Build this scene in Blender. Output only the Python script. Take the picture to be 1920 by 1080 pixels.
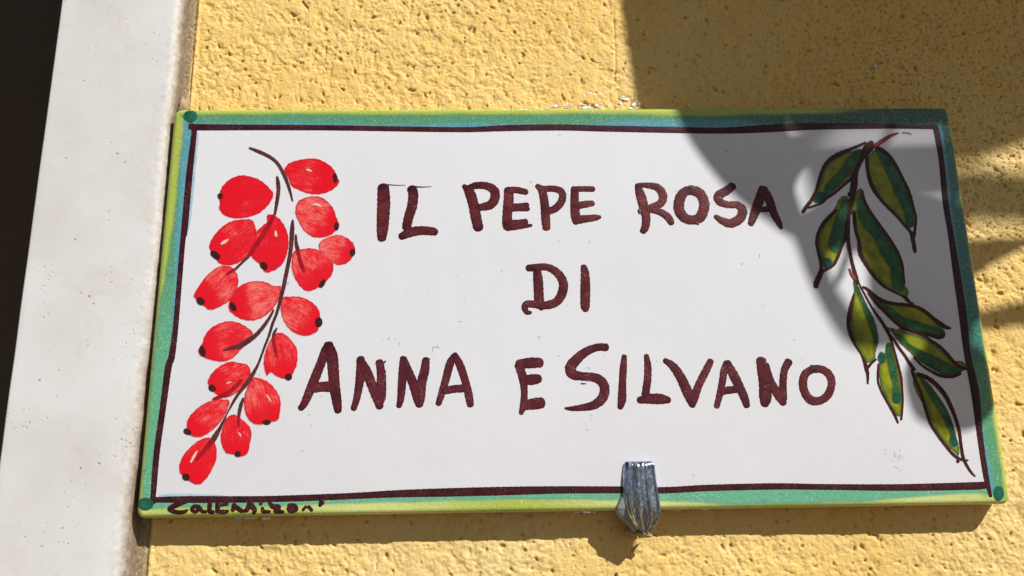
import bpy, bmesh, math, random
import numpy as np
from mathutils import Vector, Matrix
from mathutils.geometry import tessellate_polygon, delaunay_2d_cdt

for o in list(bpy.data.objects):
    bpy.data.objects.remove(o)
S = bpy.context.scene
COL = S.collection

# ------------------------------------------------------------------ camera
cam = bpy.data.cameras.new("camera")
camo = bpy.data.objects.new("camera", cam)
COL.objects.link(camo)
CR = Matrix(((0.999588, 0.0086844, -0.0273554), (-0.0245136, -0.2373854, -0.9711062), (-0.0149272, 0.9713767, -0.2370747)))
camo.matrix_world = Matrix.Translation((-0.030043, -0.279893, -0.064732)) @ CR.to_4x4()
cam.sensor_width = 36.0
cam.lens = 27.8431
cam.clip_start = 0.01
cam.clip_end = 500
S.camera = camo

# ------------------------------------------------------------------ sky, sun, exposure
TO_SUN = Vector((0.98, -1.0, 1.2)).normalized()
SUN_EL = math.asin(TO_SUN.z)
SUN_ROT = math.atan2(TO_SUN.x, TO_SUN.y)
w = bpy.data.worlds.new("World")
S.world = w
w.use_nodes = True
nt = w.node_tree
sky = nt.nodes.new("ShaderNodeTexSky")
sky.sky_type = 'NISHITA'
sky.sun_disc = False
sky.sun_elevation = SUN_EL
sky.sun_rotation = SUN_ROT
bg = nt.nodes["Background"]
nt.links.new(sky.outputs[0], bg.inputs[0])
bg.inputs[1].default_value = 0.05
sl = bpy.data.lights.new("sun", 'SUN')
sl.energy = 5.0
sl.angle = math.radians(0.53)
sl.color = (1.0, 0.98, 0.955)
so = bpy.data.objects.new("sun", sl)
COL.objects.link(so)
so.rotation_euler = (-TO_SUN).to_track_quat('-Z', 'Y').to_euler()
so.location = TO_SUN * 3
S.view_settings.view_transform = 'Standard'
S.view_settings.look = 'None'
S.view_settings.exposure = 0.17
S.view_settings.gamma = 1.0
S.render.engine = 'CYCLES'
S.cycles.transparent_max_bounces = 24

# ------------------------------------------------------------------ survey of the painted sign, millimetres on its face
# x to the right, z up, origin at the middle of the tile; strokes are (x, z, width)
LETTERS = [[[(-69.72,42.78,4.36),(-69.45,37.77,4.85),(-69.48,32.53,4.82),(-69.67,26.31,4.28),(-69.83,22.71,3.26)],[(-68.0,43.83,0.51),(-64.51,43.55,0.36),(-61.53,43.59,0.26)]],[[(-59.12,42.19,3.6),(-58.49,39.81,3.84),(-58.91,35.08,3.82),(-60.08,30.91,3.65),(-60.76,27.03,3.53)],[(-62.66,23.43,2.76),(-59.74,24.95,3.77),(-55.83,25.7,3.53),(-51.4,25.41,3.27),(-50.17,25.04,2.77)],[(-57.78,42.88,0.72),(-55.04,42.81,0.46),(-51.81,42.95,0.26)]],[[(-39.58,43.15,1.8),(-37.59,40.75,3.86),(-36.11,35.99,3.99),(-35.14,30.75,4.07),(-34.27,26.58,3.79)],[(-38.34,42.08,2.32),(-35.08,43.28,2.84),(-31.08,43.1,3.1),(-28.35,41.33,3.61),(-28.03,38.31,3.59),(-29.65,35.69,3.58),(-32.64,34.81,3.07),(-34.62,34.51,2.55)]],[[(-22.84,41.46,3.61),(-22.9,37.49,3.85),(-23.47,32.24,3.67),(-23.53,27.55,3.8),(-23.06,26.25,2.53)],[(-23.6,41.46,2.32),(-20.09,41.44,2.68),(-16.35,40.63,2.48)],[(-22.7,34.33,3.58),(-18.7,34.83,2.82),(-15.95,35.6,1.95)],[(-20.21,34.21,2.56),(-15.73,34.02,2.05)],[(-23.29,27.55,4.06),(-19.31,28.3,3.05),(-16.57,28.96,2.29)],[(-21.81,26.76,2.53),(-17.85,27.09,1.83),(-14.62,27.49,1.22)]],[[(-12.04,43.0,2.07),(-10.33,41.12,3.1),(-9.46,35.83,3.34),(-9.24,30.58,3.47),(-9.04,26.41,3.04)],[(-10.57,41.66,2.58),(-6.54,41.9,2.59),(-3.55,41.09,2.84),(-2.61,38.96,2.84),(-3.45,36.21,2.98),(-5.76,33.86,2.97),(-8.53,32.93,2.81)]],[[(1.98,41.32,3.1),(1.81,36.29,3.34),(1.88,31.03,3.58),(2.04,28.52,2.55)],[(1.39,41.7,2.28),(5.01,41.73,2.33),(8.93,41.65,2.33)],[(2.27,34.96,2.82),(5.79,35.63,2.83),(8.56,35.98,2.32)],[(2.08,29.46,3.57),(6.08,29.95,2.96),(9.59,30.35,2.45),(11.09,30.55,1.43)]],[[(25.75,43.06,2.08),(26.59,39.85,3.63),(27.59,35.07,3.87),(28.33,30.33,3.33),(27.88,26.67,3.06),(26.88,24.86,2.55)],[(25.75,43.06,1.82),(29.29,43.04,2.34),(33.28,42.11,3.12),(35.14,39.27,3.37),(34.44,36.09,3.1),(31.33,34.52,2.84),(28.76,33.59,2.57)],[(29.02,33.74,2.57),(33.72,32.4,2.83),(36.6,30.28,3.08),(37.71,28.07,2.56)],[(25.83,33.24,1.13),(25.97,32.03,1.13)]],[[(45.87,41.07,4.06),(48.84,39.99,4.16),(50.45,37.05,4.05),(50.42,33.87,4.03),(48.64,30.2,4.01),(45.56,29.17,3.7),(42.62,30.24,4.01),(40.92,33.41,4.13),(41.6,37.64,4.04),(43.54,40.29,3.64),(46.13,41.13,3.75)],[(47.7,27.58,1.13),(46.77,28.53,2.05)]],[[(61.98,42.59,3.14),(59.54,40.73,3.39),(56.34,38.72,3.64),(56.56,36.38,3.37),(59.6,35.14,2.85),(63.13,34.96,3.11),(64.87,32.83,3.62),(63.7,29.68,3.61),(60.02,27.76,3.6),(56.83,28.83,2.98),(54.59,30.42,1.96)]],[[(73.34,41.46,3.14),(71.98,37.72,3.75),(70.06,33.22,3.63),(68.47,29.54,3.09),(67.53,27.45,2.31)],[(73.57,41.19,3.4),(75.26,37.44,3.44),(76.54,32.12,3.11),(78.16,27.9,2.58),(78.86,25.8,1.54)],[(70.29,32.96,2.18),(76.41,33.45,2.39)]],[[(-16.08,11.03,2.65),(-13.35,11.23,2.88),(-9.87,11.43,2.77),(-6.85,10.28,2.99),(-4.42,7.79,3.31),(-3.36,4.77,3.41),(-4.08,1.22,3.5),(-5.88,-1.53,3.27),(-8.5,-2.72,3.26),(-11.52,-3.02,2.93),(-14.09,-2.55,2.83),(-16.99,-2.53,2.72),(-17.66,-3.95,2.39),(-16.83,-5.49,1.95),(-15.55,-5.61,1.3)],[(-12.94,10.44,2.87),(-12.59,6.63,3.63),(-12.47,2.18,3.61),(-12.35,-1.8,3.59),(-11.55,-4.23,1.85)]],[[(4.3,11.43,2.33),(4.68,8.72,3.21),(4.64,4.25,3.63),(4.41,-0.19,3.61),(4.29,-3.5,3.48),(4.35,-4.71,2.5)]],[[(-87.92,-16.56,2.86),(-88.76,-19.18,3.56),(-90.22,-23.45,3.3),(-91.89,-28.15,3.52),(-93.76,-33.28,3.26),(-95.42,-37.44,2.78),(-96.5,-38.9,2.22)],[(-87.68,-16.56,3.09),(-86.35,-20.64,4.03),(-85.68,-25.87,4.0),(-85.0,-31.52,3.74),(-84.12,-36.19,3.48),(-83.52,-39.9,2.68)],[(-92.65,-31.99,3.54),(-89.19,-31.47,3.55),(-85.23,-31.61,3.97)]],[[(-76.2,-21.8,2.94),(-75.95,-25.51,3.53),(-76.4,-30.68,3.04),(-77.17,-35.81,2.56),(-78.13,-39.27,2.18)],[(-76.42,-22.18,2.84),(-73.95,-26.48,3.53),(-71.95,-31.21,3.51),(-69.97,-35.44,3.73),(-69.06,-38.7,2.69)],[(-69.58,-22.97,2.7),(-68.78,-27.01,3.2),(-68.67,-31.71,3.51),(-68.66,-35.92,3.35)],[(-68.16,-23.46,0.95),(-67.33,-22.57,0.38)],[(-68.54,-36.85,2.32),(-67.54,-35.93,1.02)]],[[(-61.27,-21.64,2.14),(-61.2,-25.68,3.07),(-61.44,-30.86,3.05),(-61.81,-36.0,2.56),(-62.37,-38.55,2.04)],[(-60.89,-21.88,2.13),(-59.41,-26.17,3.07),(-57.22,-31.38,3.52),(-55.52,-36.08,3.96),(-55.26,-38.18,2.88)],[(-53.1,-22.35,2.66),(-53.53,-26.24,3.31),(-54.64,-30.95,3.52),(-55.05,-35.85,3.73)],[(-52.39,-22.45,0.95),(-51.73,-21.98,0.38)]],[[(-43.41,-21.12,1.9),(-44.44,-23.49,2.94),(-45.28,-26.34,2.93),(-46.21,-30.11,2.82),(-47.59,-34.78,2.57),(-48.59,-37.93,2.14)],[(-42.94,-20.65,2.14),(-41.04,-24.48,2.94),(-39.15,-30.19,2.82),(-37.99,-34.9,2.9),(-37.39,-38.4,2.61)],[(-46.19,-33.39,2.72),(-42.91,-32.82,2.81),(-38.69,-32.64,2.82)]],[[(-20.12,-24.72,3.23),(-18.87,-29.01,3.12),(-18.39,-34.2,2.44),(-18.81,-38.87,2.57),(-19.65,-41.55,1.77)],[(-20.2,-24.25,3.23),(-15.92,-23.91,3.9),(-12.6,-23.86,3.62)],[(-18.88,-29.96,3.31),(-15.57,-29.86,3.88),(-13.2,-29.55,3.22)],[(-18.58,-38.87,3.36),(-14.81,-38.36,4.11),(-12.46,-38.11,3.93)]],[[(11.22,-18.59,2.98),(8.1,-18.56,2.79),(4.21,-19.97,3.12),(0.78,-22.57,3.59),(-1.71,-25.65,4.05),(-1.07,-28.04,3.8),(1.98,-28.88,3.13),(6.24,-29.31,3.32),(9.03,-30.76,3.55),(10.09,-33.61,3.54),(9.01,-36.88,3.53),(5.85,-39.18,3.09),(1.59,-39.97,2.34),(-2.18,-40.24,1.64),(-4.06,-40.08,0.84)],[(1.89,-31.53,0.57),(3.4,-31.55,0.43)]],[[(17.63,-21.89,1.92),(17.09,-26.1,2.63),(16.48,-31.8,2.75),(16.09,-36.97,3.11),(15.33,-40.0,2.11)]],[[(25.59,-21.79,1.83),(25.88,-25.25,2.63),(25.64,-29.54,2.76),(24.95,-33.32,2.84),(24.42,-36.14,2.93)],[(22.21,-37.61,2.45),(25.31,-37.18,3.53),(29.57,-37.23,3.77),(32.62,-37.65,2.36)]],[[(32.21,-23.55,2.02),(35.04,-25.83,3.11),(37.62,-30.15,3.57),(39.66,-35.38,3.79),(40.92,-39.16,2.83)],[(48.6,-23.97,2.41),(46.39,-27.88,2.87),(43.66,-32.6,2.85),(41.66,-37.29,3.07),(40.79,-39.62,2.36)]],[[(54.32,-24.71,2.41),(53.14,-27.48,2.64),(52.4,-30.8,2.63),(51.07,-35.52,2.47),(49.53,-40.11,2.12)],[(54.58,-24.52,2.41),(56.38,-28.95,3.59),(58.38,-33.72,3.33),(59.73,-37.52,3.08),(60.23,-39.96,2.46)],[(52.09,-34.69,2.85),(57.39,-34.09,2.62)]],[[(66.82,-23.89,3.67),(67.06,-27.64,4.08),(67.35,-32.41,4.3),(67.16,-37.14,4.51),(66.7,-39.48,3.12)],[(68.2,-25.73,2.89),(69.59,-31.48,2.87),(71.58,-35.78,3.57),(73.41,-39.19,2.65)],[(76.77,-24.48,2.9),(74.86,-27.73,2.69),(73.91,-32.49,2.77),(73.55,-37.69,2.85)]],[[(84.94,-27.27,2.99),(88.31,-27.4,2.89),(90.89,-29.35,3.13),(91.44,-32.7,2.88),(89.72,-36.47,2.86),(86.62,-38.51,2.85),(83.29,-38.28,3.33),(81.44,-35.42,3.15),(81.16,-32.1,3.16),(82.34,-29.01,2.89),(85.19,-27.18,2.65)]]]
SIGNATURE = [[[(-132.71,-69.68,1.18),(-135.02,-70.52,1.62),(-137.3,-71.64,1.76),(-138.7,-72.63,1.61),(-138.19,-73.42,1.32),(-135.91,-74.11,1.32),(-133.85,-74.0,1.17),(-132.86,-73.38,0.82)]],[[(-128.96,-72.06,1.18),(-130.74,-72.03,1.32),(-131.3,-73.18,1.17),(-129.99,-74.01,1.23),(-128.75,-72.79,1.47),(-127.93,-73.81,1.11),(-126.58,-74.12,1.06)]],[[(-125.62,-69.07,1.62),(-125.43,-71.54,1.47),(-125.41,-73.79,1.47),(-124.04,-74.3,1.17)]],[[(-122.93,-69.11,1.62),(-122.75,-71.58,1.62),(-122.72,-74.04,1.53)],[(-122.15,-71.65,1.06),(-119.5,-71.28,0.94)],[(-121.97,-74.19,1.32),(-120.34,-74.22,1.32),(-119.16,-74.01,0.88)]],[[(-117.25,-71.52,1.47),(-117.61,-73.68,1.32)],[(-117.22,-71.95,1.47),(-115.96,-72.99,1.47),(-114.55,-74.08,1.32)]],[[(-112.05,-71.31,1.77),(-112.95,-73.61,1.47),(-114.25,-74.08,0.88)],[(-112.05,-71.31,1.77),(-110.92,-72.63,1.77),(-110.26,-73.8,1.47),(-110.57,-75.01,1.06)]],[[(-108.59,-69.33,1.03),(-108.31,-71.46,1.18)],[(-107.77,-72.97,1.03),(-107.24,-74.37,1.32),(-105.16,-74.4,0.88)]],[[(-105.5,-71.03,1.03),(-104.23,-72.45,1.62),(-102.12,-72.71,1.47),(-103.24,-74.14,1.62),(-100.67,-74.67,1.06)]],[[(-98.86,-72.24,1.47),(-97.21,-72.41,1.62),(-96.25,-73.73,1.32),(-98.16,-74.22,1.53),(-99.17,-73.25,1.18)]],[[(-93.16,-72.77,1.03),(-94.06,-74.0,0.94)],[(-92.26,-72.78,1.18),(-91.06,-74.16,1.03)]],[[(-87.9,-69.79,1.33),(-88.33,-72.35,1.18)],[(-87.1,-70.97,0.53),(-87.35,-72.07,0.41)]]]
BERRIES = [([(-110.22,40.11),(-112.37,43.28),(-115.83,46.12),(-119.87,47.56),(-122.86,47.93),(-126.08,46.88),(-128.56,44.78),(-130.02,42.33),(-130.22,40.58),(-130.4,38.48),(-129.92,36.39),(-130.15,35.0),(-128.67,32.57),(-125.98,31.17),(-122.71,30.81),(-118.84,31.3),(-115.03,32.83),(-111.95,35.93)],(-110.22,40.11),[(-128.85,39.69),(-128.92,39.21),(-129.16,38.82),(-129.54,38.61),(-129.97,38.61),(-130.38,38.83),(-130.68,39.22),(-130.81,39.7),(-130.75,40.19),(-130.51,40.58),(-130.13,40.79),(-129.69,40.79),(-129.29,40.57),(-128.99,40.18)],[],[],0.85),([(-106.85,50.69),(-104.97,52.83),(-101.05,54.06),(-97.08,54.58),(-93.73,54.03),(-90.33,52.04),(-88.25,49.89),(-87.16,47.39),(-86.09,45.26),(-87.0,43.14),(-89.89,41.05),(-93.8,40.01),(-97.76,40.39),(-101.12,41.81),(-103.82,43.24),(-105.3,46.42),(-106.75,48.91)],(-106.62,49.62),[(-86.88,46.8),(-86.82,45.95),(-86.94,45.25),(-87.2,44.83),(-87.56,44.78),(-87.95,45.1),(-88.29,45.74),(-88.51,46.57),(-88.57,47.42),(-88.46,48.12),(-88.2,48.55),(-87.84,48.6),(-87.44,48.27),(-87.1,47.63)],[[(-98.7,49.94,0.41),(-97.69,49.76,0.96),(-96.68,49.29,0.41)]],[],0.6),([(-101.53,36.91),(-99.32,38.65),(-95.75,39.5),(-92.44,38.96),(-89.72,36.84),(-87.65,34.04),(-86.72,31.26),(-85.48,28.49),(-85.74,26.77),(-87.31,25.06),(-88.57,24.05),(-91.46,23.21),(-95.03,23.41),(-98.39,25.83),(-100.51,29.28),(-101.98,32.74)],(-101.79,35.52),[(-85.65,27.75),(-85.62,27.08),(-85.77,26.51),(-86.05,26.17),(-86.42,26.11),(-86.81,26.36),(-87.13,26.86),(-87.33,27.52),(-87.36,28.19),(-87.22,28.76),(-86.93,29.11),(-86.56,29.16),(-86.17,28.91),(-85.85,28.41)],[[(-96.08,36.01,0.27),(-94.29,36.1,0.88),(-92.28,35.29,0.41)]],[],0.35),([(-116.38,28.35),(-117.81,30.43),(-121.07,30.62),(-124.92,29.96),(-128.03,28.09),(-130.72,25.03),(-132.13,22.32),(-132.6,19.95),(-131.8,17.92),(-130.37,15.89),(-128.28,13.52),(-125.67,12.83),(-122.2,13.47),(-119.42,15.13),(-117.34,17.8),(-116.27,21.18),(-115.53,24.92)],(-116.43,29.04),[(-128.22,15.53),(-128.67,15.26),(-129.38,15.3),(-130.2,15.66),(-130.98,16.27),(-131.55,17.0),(-131.81,17.71),(-131.71,18.25),(-131.26,18.53),(-130.55,18.49),(-129.73,18.12),(-128.95,17.52),(-128.38,16.79),(-128.12,16.08)],[[(-128.18,21.1,0.73),(-127.1,21.77,1.39),(-125.88,22.68,0.66)]],[],0.55),([(-111.11,32.63),(-112.36,31.77),(-112.08,29.7),(-114.07,27.65),(-115.89,25.61),(-117.6,21.87),(-118.03,18.49),(-116.55,15.44),(-113.84,13.07),(-112.08,10.38),(-110.46,10.03),(-107.03,11.67),(-104.93,14.34),(-103.85,18.38),(-103.72,22.11),(-104.56,25.87),(-106.37,29.32),(-108.78,31.75)],(-110.43,32.11),[(-111.07,11.47),(-111.54,11.24),(-112.14,11.31),(-112.75,11.66),(-113.26,12.22),(-113.57,12.88),(-113.6,13.5),(-113.37,13.97),(-112.9,14.2),(-112.3,14.13),(-111.68,13.78),(-111.17,13.22),(-110.87,12.56),(-110.84,11.94)],[[(-108.71,25.73,0.67),(-108.55,24.7,1.13),(-108.41,23.85,0.73)]],[[(-109.77,31.93,1.34),(-110.9,29.0,1.61),(-112.94,24.9,1.83),(-115.0,21.51,1.82),(-116.74,18.48,1.59),(-117.75,16.63,1.19)]],0.75),([(-92.66,21.01),(-91.11,22.7),(-87.27,24.21),(-84.34,24.02),(-81.35,22.29),(-79.65,19.89),(-79.41,17.51),(-80.78,14.82),(-82.66,13.15),(-85.54,12.67),(-87.19,13.52),(-90.17,15.57),(-92.54,18.29)],(-91.98,20.32),[(-79.25,17.51),(-79.33,16.89),(-79.61,16.4),(-80.01,16.13),(-80.47,16.13),(-80.9,16.41),(-81.2,16.91),(-81.32,17.53),(-81.24,18.14),(-80.97,18.64),(-80.56,18.91),(-80.1,18.9),(-79.68,18.63),(-79.37,18.13)],[],[],0.3),([(-101.9,18.02),(-99.35,18.85),(-96.15,19.33),(-92.88,18.63),(-89.89,16.58),(-87.54,14.2),(-86.95,11.51),(-87.65,8.84),(-89.79,6.19),(-92.27,4.22),(-95.72,2.93),(-98.34,4.28),(-100.73,7.62),(-102.2,11.3),(-102.39,14.99)],(-99.98,18.35),[(-90.02,5.37),(-90.47,4.76),(-90.98,4.38),(-91.46,4.29),(-91.8,4.51),(-91.95,5.0),(-91.87,5.66),(-91.58,6.37),(-91.13,6.98),(-90.62,7.36),(-90.14,7.46),(-89.79,7.23),(-89.65,6.74),(-89.73,6.08)],[],[[(-100.02,18.01,1.32),(-99.14,14.29,1.38),(-98.04,11.6,1.38),(-97.52,10.66,0.85)]],0.4),([(-127.91,12.85),(-124.71,12.82),(-122.7,11.47),(-121.22,8.46),(-121.02,5.47),(-122.05,1.86),(-123.8,-0.42),(-126.21,-2.04),(-129.26,-3.47),(-131.16,-3.45),(-133.84,-1.31),(-136.21,0.67),(-136.65,2.32),(-135.28,4.94),(-133.6,7.9),(-130.96,10.87)],(-123.04,11.81),[(-132.6,-1.28),(-133.03,-1.63),(-133.64,-1.7),(-134.31,-1.49),(-134.9,-1.04),(-135.29,-0.43),(-135.42,0.21),(-135.25,0.76),(-134.81,1.1),(-134.2,1.17),(-133.54,0.96),(-132.95,0.51),(-132.55,-0.1),(-132.43,-0.74)],[],[[(-122.54,11.47,0.85),(-123.92,10.64,1.11),(-125.45,9.66,0.78)]],0.4),([(-105.71,5.01),(-108.27,5.19),(-110.9,6.54),(-114.12,7.07),(-117.92,6.6),(-120.98,4.81),(-122.73,2.52),(-123.84,0.23),(-124.02,-1.73),(-123.91,-3.36),(-122.2,-5.33),(-118.93,-7.15),(-115.11,-7.67),(-111.41,-6.41),(-108.4,-3.84),(-106.36,-0.59),(-105.55,2.03)],(-105.8,3.68),[(-121.43,-1.95),(-121.11,-2.68),(-121.02,-3.36),(-121.16,-3.85),(-121.52,-4.05),(-122.02,-3.93),(-122.56,-3.5),(-123.05,-2.85),(-123.37,-2.12),(-123.47,-1.44),(-123.32,-0.95),(-122.96,-0.74),(-122.46,-0.87),(-121.91,-1.3)],[],[],0.3),([(-105.16,0.71),(-102.32,1.18),(-98.5,0.98),(-94.6,-0.7),(-91.94,-3.34),(-91.02,-6.29),(-91.39,-8.88),(-91.59,-11.46),(-94.05,-13.05),(-96.86,-13.34),(-100.39,-12.02),(-103.04,-9.41),(-104.79,-6.15),(-105.46,-2.56)],(-104.81,0.05),[(-90.14,-8.41),(-90.24,-9.18),(-90.59,-9.79),(-91.1,-10.13),(-91.69,-10.13),(-92.24,-9.78),(-92.64,-9.15),(-92.8,-8.38),(-92.7,-7.61),(-92.36,-6.99),(-91.84,-6.65),(-91.25,-6.65),(-90.7,-7.01),(-90.31,-7.63)],[],[],0.4),([(-114.52,-12.19),(-116.86,-9.91),(-119.8,-8.27),(-123.3,-7.59),(-127.01,-8.52),(-130.0,-10.42),(-131.69,-12.97),(-132.41,-15.84),(-133.5,-17.74),(-133.04,-19.65),(-131.08,-20.93),(-127.9,-21.92),(-124.15,-22.28),(-121.13,-21.05),(-118.81,-18.54),(-116.2,-15.38)],(-114.81,-12.51),[(-130.84,-18.11),(-130.63,-19.0),(-130.66,-19.77),(-130.92,-20.27),(-131.36,-20.39),(-131.9,-20.12),(-132.42,-19.51),(-132.83,-18.68),(-133.04,-17.79),(-133.01,-17.01),(-132.75,-16.51),(-132.31,-16.38),(-131.77,-16.65),(-131.25,-17.27)],[],[],0.45),([(-105.74,-11.96),(-103.19,-12.63),(-100.54,-15.22),(-98.85,-17.8),(-98.38,-20.98),(-98.55,-23.83),(-99.66,-26.65),(-100.8,-28.52),(-103.29,-28.49),(-105.82,-27.52),(-107.6,-26.24),(-108.77,-27.48),(-109.64,-25.9),(-110.29,-22.75),(-110.02,-19.27),(-108.7,-15.14),(-107.26,-12.91)],(-106.33,-12.6),[(-99.9,-27.9),(-100.01,-28.42),(-100.35,-28.83),(-100.86,-29.05),(-101.44,-29.04),(-101.97,-28.81),(-102.36,-28.39),(-102.51,-27.87),(-102.41,-27.35),(-102.07,-26.94),(-101.56,-26.72),(-100.98,-26.73),(-100.44,-26.96),(-100.06,-27.38)],[],[[(-107.34,-14.19,1.14),(-106.92,-16.12,1.14),(-106.15,-18.67,1.14),(-105.63,-20.9,0.57)]],0.5),([(-114.64,-25.22),(-116.01,-23.31),(-118.85,-22.65),(-121.68,-22.15),(-124.11,-22.91),(-126.76,-24.76),(-128.75,-27.25),(-129.33,-29.74),(-128.44,-31.3),(-126.76,-33.18),(-124.5,-34.76),(-121.73,-34.79),(-118.47,-32.98),(-116.18,-30.21),(-114.51,-27.42)],(-114.6,-25.85),[(-126.38,-32.44),(-126.79,-32.7),(-127.34,-32.72),(-127.92,-32.49),(-128.42,-32.06),(-128.74,-31.51),(-128.82,-30.95),(-128.63,-30.5),(-128.22,-30.24),(-127.68,-30.22),(-127.09,-30.45),(-126.59,-30.88),(-126.27,-31.43),(-126.2,-31.99)],[[(-122.68,-29.97,0.31),(-121.93,-29.67,0.56),(-121.17,-29.46,0.31)]],[[(-117.52,-28.63,0.93),(-119.23,-30.79,1.55),(-121.55,-32.94,1.61),(-124.52,-34.45,1.48),(-126.92,-35.28,0.74)]],0.5),([(-113.85,-28.2),(-111.07,-28.24),(-107.81,-29.87),(-104.87,-33.09),(-103.52,-36.27),(-103.5,-40.2),(-104.13,-42.93),(-106.63,-43.67),(-109.72,-44.41),(-112.07,-44.19),(-114.11,-42.8),(-115.65,-40.04),(-116.3,-36.11),(-115.77,-32.16)],(-113.62,-28.61),[(-106.41,-43.56),(-106.53,-43.93),(-106.93,-44.22),(-107.51,-44.38),(-108.17,-44.37),(-108.78,-44.2),(-109.21,-43.9),(-109.38,-43.52),(-109.25,-43.15),(-108.86,-42.86),(-108.27,-42.7),(-107.61,-42.71),(-107.0,-42.88),(-106.57,-43.19)],[[(-108.56,-34.03,0.32),(-107.7,-35.23,0.63),(-106.84,-36.62,0.32)]],[],0.4),([(-121.21,-36.05),(-123.21,-35.43),(-125.96,-35.4),(-129.02,-36.34),(-132.0,-38.27),(-134.52,-40.97),(-135.47,-43.68),(-134.86,-46.4),(-133.57,-47.96),(-130.44,-48.39),(-127.45,-46.89),(-124.54,-44.22),(-122.08,-40.35)],(-121.38,-36.44),[(-133.5,-47.11),(-133.8,-47.41),(-134.31,-47.5),(-134.93,-47.38),(-135.53,-47.07),(-136.0,-46.62),(-136.25,-46.13),(-136.22,-45.69),(-135.91,-45.4),(-135.4,-45.3),(-134.78,-45.42),(-134.18,-45.73),(-133.71,-46.18),(-133.47,-46.67)],[],[],0.45),([(-119.9,-40.77),(-121.97,-41.92),(-122.95,-44.62),(-123.48,-48.1),(-122.87,-51.18),(-121.14,-53.89),(-118.39,-54.5),(-116.02,-55.29),(-113.79,-53.99),(-113.21,-50.93),(-112.82,-47.86),(-113.57,-45.14),(-116.06,-42.77),(-118.12,-41.19)],(-119.29,-41.17),[(-116.09,-54.23),(-116.17,-54.66),(-116.43,-55.0),(-116.84,-55.18),(-117.3,-55.18),(-117.73,-54.98),(-118.05,-54.63),(-118.18,-54.2),(-118.11,-53.77),(-117.84,-53.42),(-117.43,-53.24),(-116.97,-53.24),(-116.54,-53.44),(-116.22,-53.79)],[[(-117.34,-47.02,0.31),(-116.84,-47.61,0.54),(-116.55,-48.39,0.31)]],[[(-117.68,-41.97,1.02),(-117.6,-44.89,0.78)]],0.6),([(-127.33,-48.43),(-130.38,-49.16),(-133.29,-51.42),(-135.74,-54.44),(-136.8,-57.85),(-136.2,-60.5),(-133.94,-62.41),(-131.52,-63.95),(-129.21,-64.17),(-127.07,-62.14),(-125.38,-59.15),(-124.28,-55.75),(-124.56,-51.93),(-125.7,-49.61)],(-126.92,-48.82),[(-132.99,-62.41),(-133.35,-62.73),(-133.87,-62.84),(-134.43,-62.72),(-134.93,-62.38),(-135.27,-61.91),(-135.38,-61.38),(-135.24,-60.91),(-134.88,-60.58),(-134.36,-60.47),(-133.8,-60.6),(-133.29,-60.93),(-132.95,-61.41),(-132.85,-61.94)],[[(-131.14,-53.17,0.54),(-132.05,-54.88,0.92),(-132.87,-56.69,0.61)]],[[(-126.44,-49.98,1.78),(-127.49,-51.5,1.77),(-129.26,-53.58,1.54),(-130.93,-55.96,1.07)]],0.65)]
BERRY_STEMS = [[(-120.25,58.82,0.76),(-117.18,57.55,1.25),(-113.76,55.91,1.25),(-111.01,54.11,1.17),(-108.89,51.77,1.17),(-107.06,48.56,1.24),(-105.19,44.3,1.16),(-104.02,40.78,0.88),(-103.11,37.62,0.54)],[(-109.3,47.15,0.82),(-108.83,44.67,1.43),(-108.52,41.85,1.43),(-108.78,37.65,1.35),(-109.31,32.44,0.94)],[(-117.89,16.29,1.05),(-120.3,13.79,0.92),(-122.39,11.53,1.05)],[(-102.66,29.98,0.81),(-102.68,27.23,1.51),(-102.67,23.81,1.67),(-102.77,19.38,1.49),(-103.19,15.0,1.48),(-104.02,9.31,1.47),(-104.72,4.34,1.46),(-105.58,-0.27,1.29),(-105.95,-2.23,1.22),(-106.73,-5.48,1.09),(-107.81,-8.71,1.09),(-108.83,-12.89,0.95),(-110.16,-17.04,0.89),(-111.2,-20.52,0.82),(-112.25,-23.67,0.94),(-113.91,-27.11,1.5),(-115.59,-29.9,1.55),(-117.85,-32.98,1.18),(-119.52,-35.75,1.05),(-120.86,-38.5,0.74),(-121.69,-40.36,0.55),(-123.03,-43.46,0.94),(-124.04,-45.77,1.32),(-125.06,-47.69,1.94),(-126.01,-49.53,1.93)],[(-101.24,24.31,0.73),(-100.92,21.07,1.2),(-100.02,18.01,1.49)],[(-107.83,-3.84,0.77),(-109.18,-6.76,1.15),(-111.2,-9.97,1.4),(-113.54,-12.84,1.59),(-115.93,-14.74,1.9),(-118.93,-16.62,1.9),(-121.39,-17.23,1.42),(-124.74,-18.41,0.44)],[(-106.21,-10.35,0.51),(-107.0,-11.95,1.15),(-107.31,-14.19,1.14)],[(-116.55,-35.32,0.95),(-117.18,-37.67,1.34),(-117.58,-40.41,1.18),(-117.68,-41.97,1.09)]]
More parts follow.
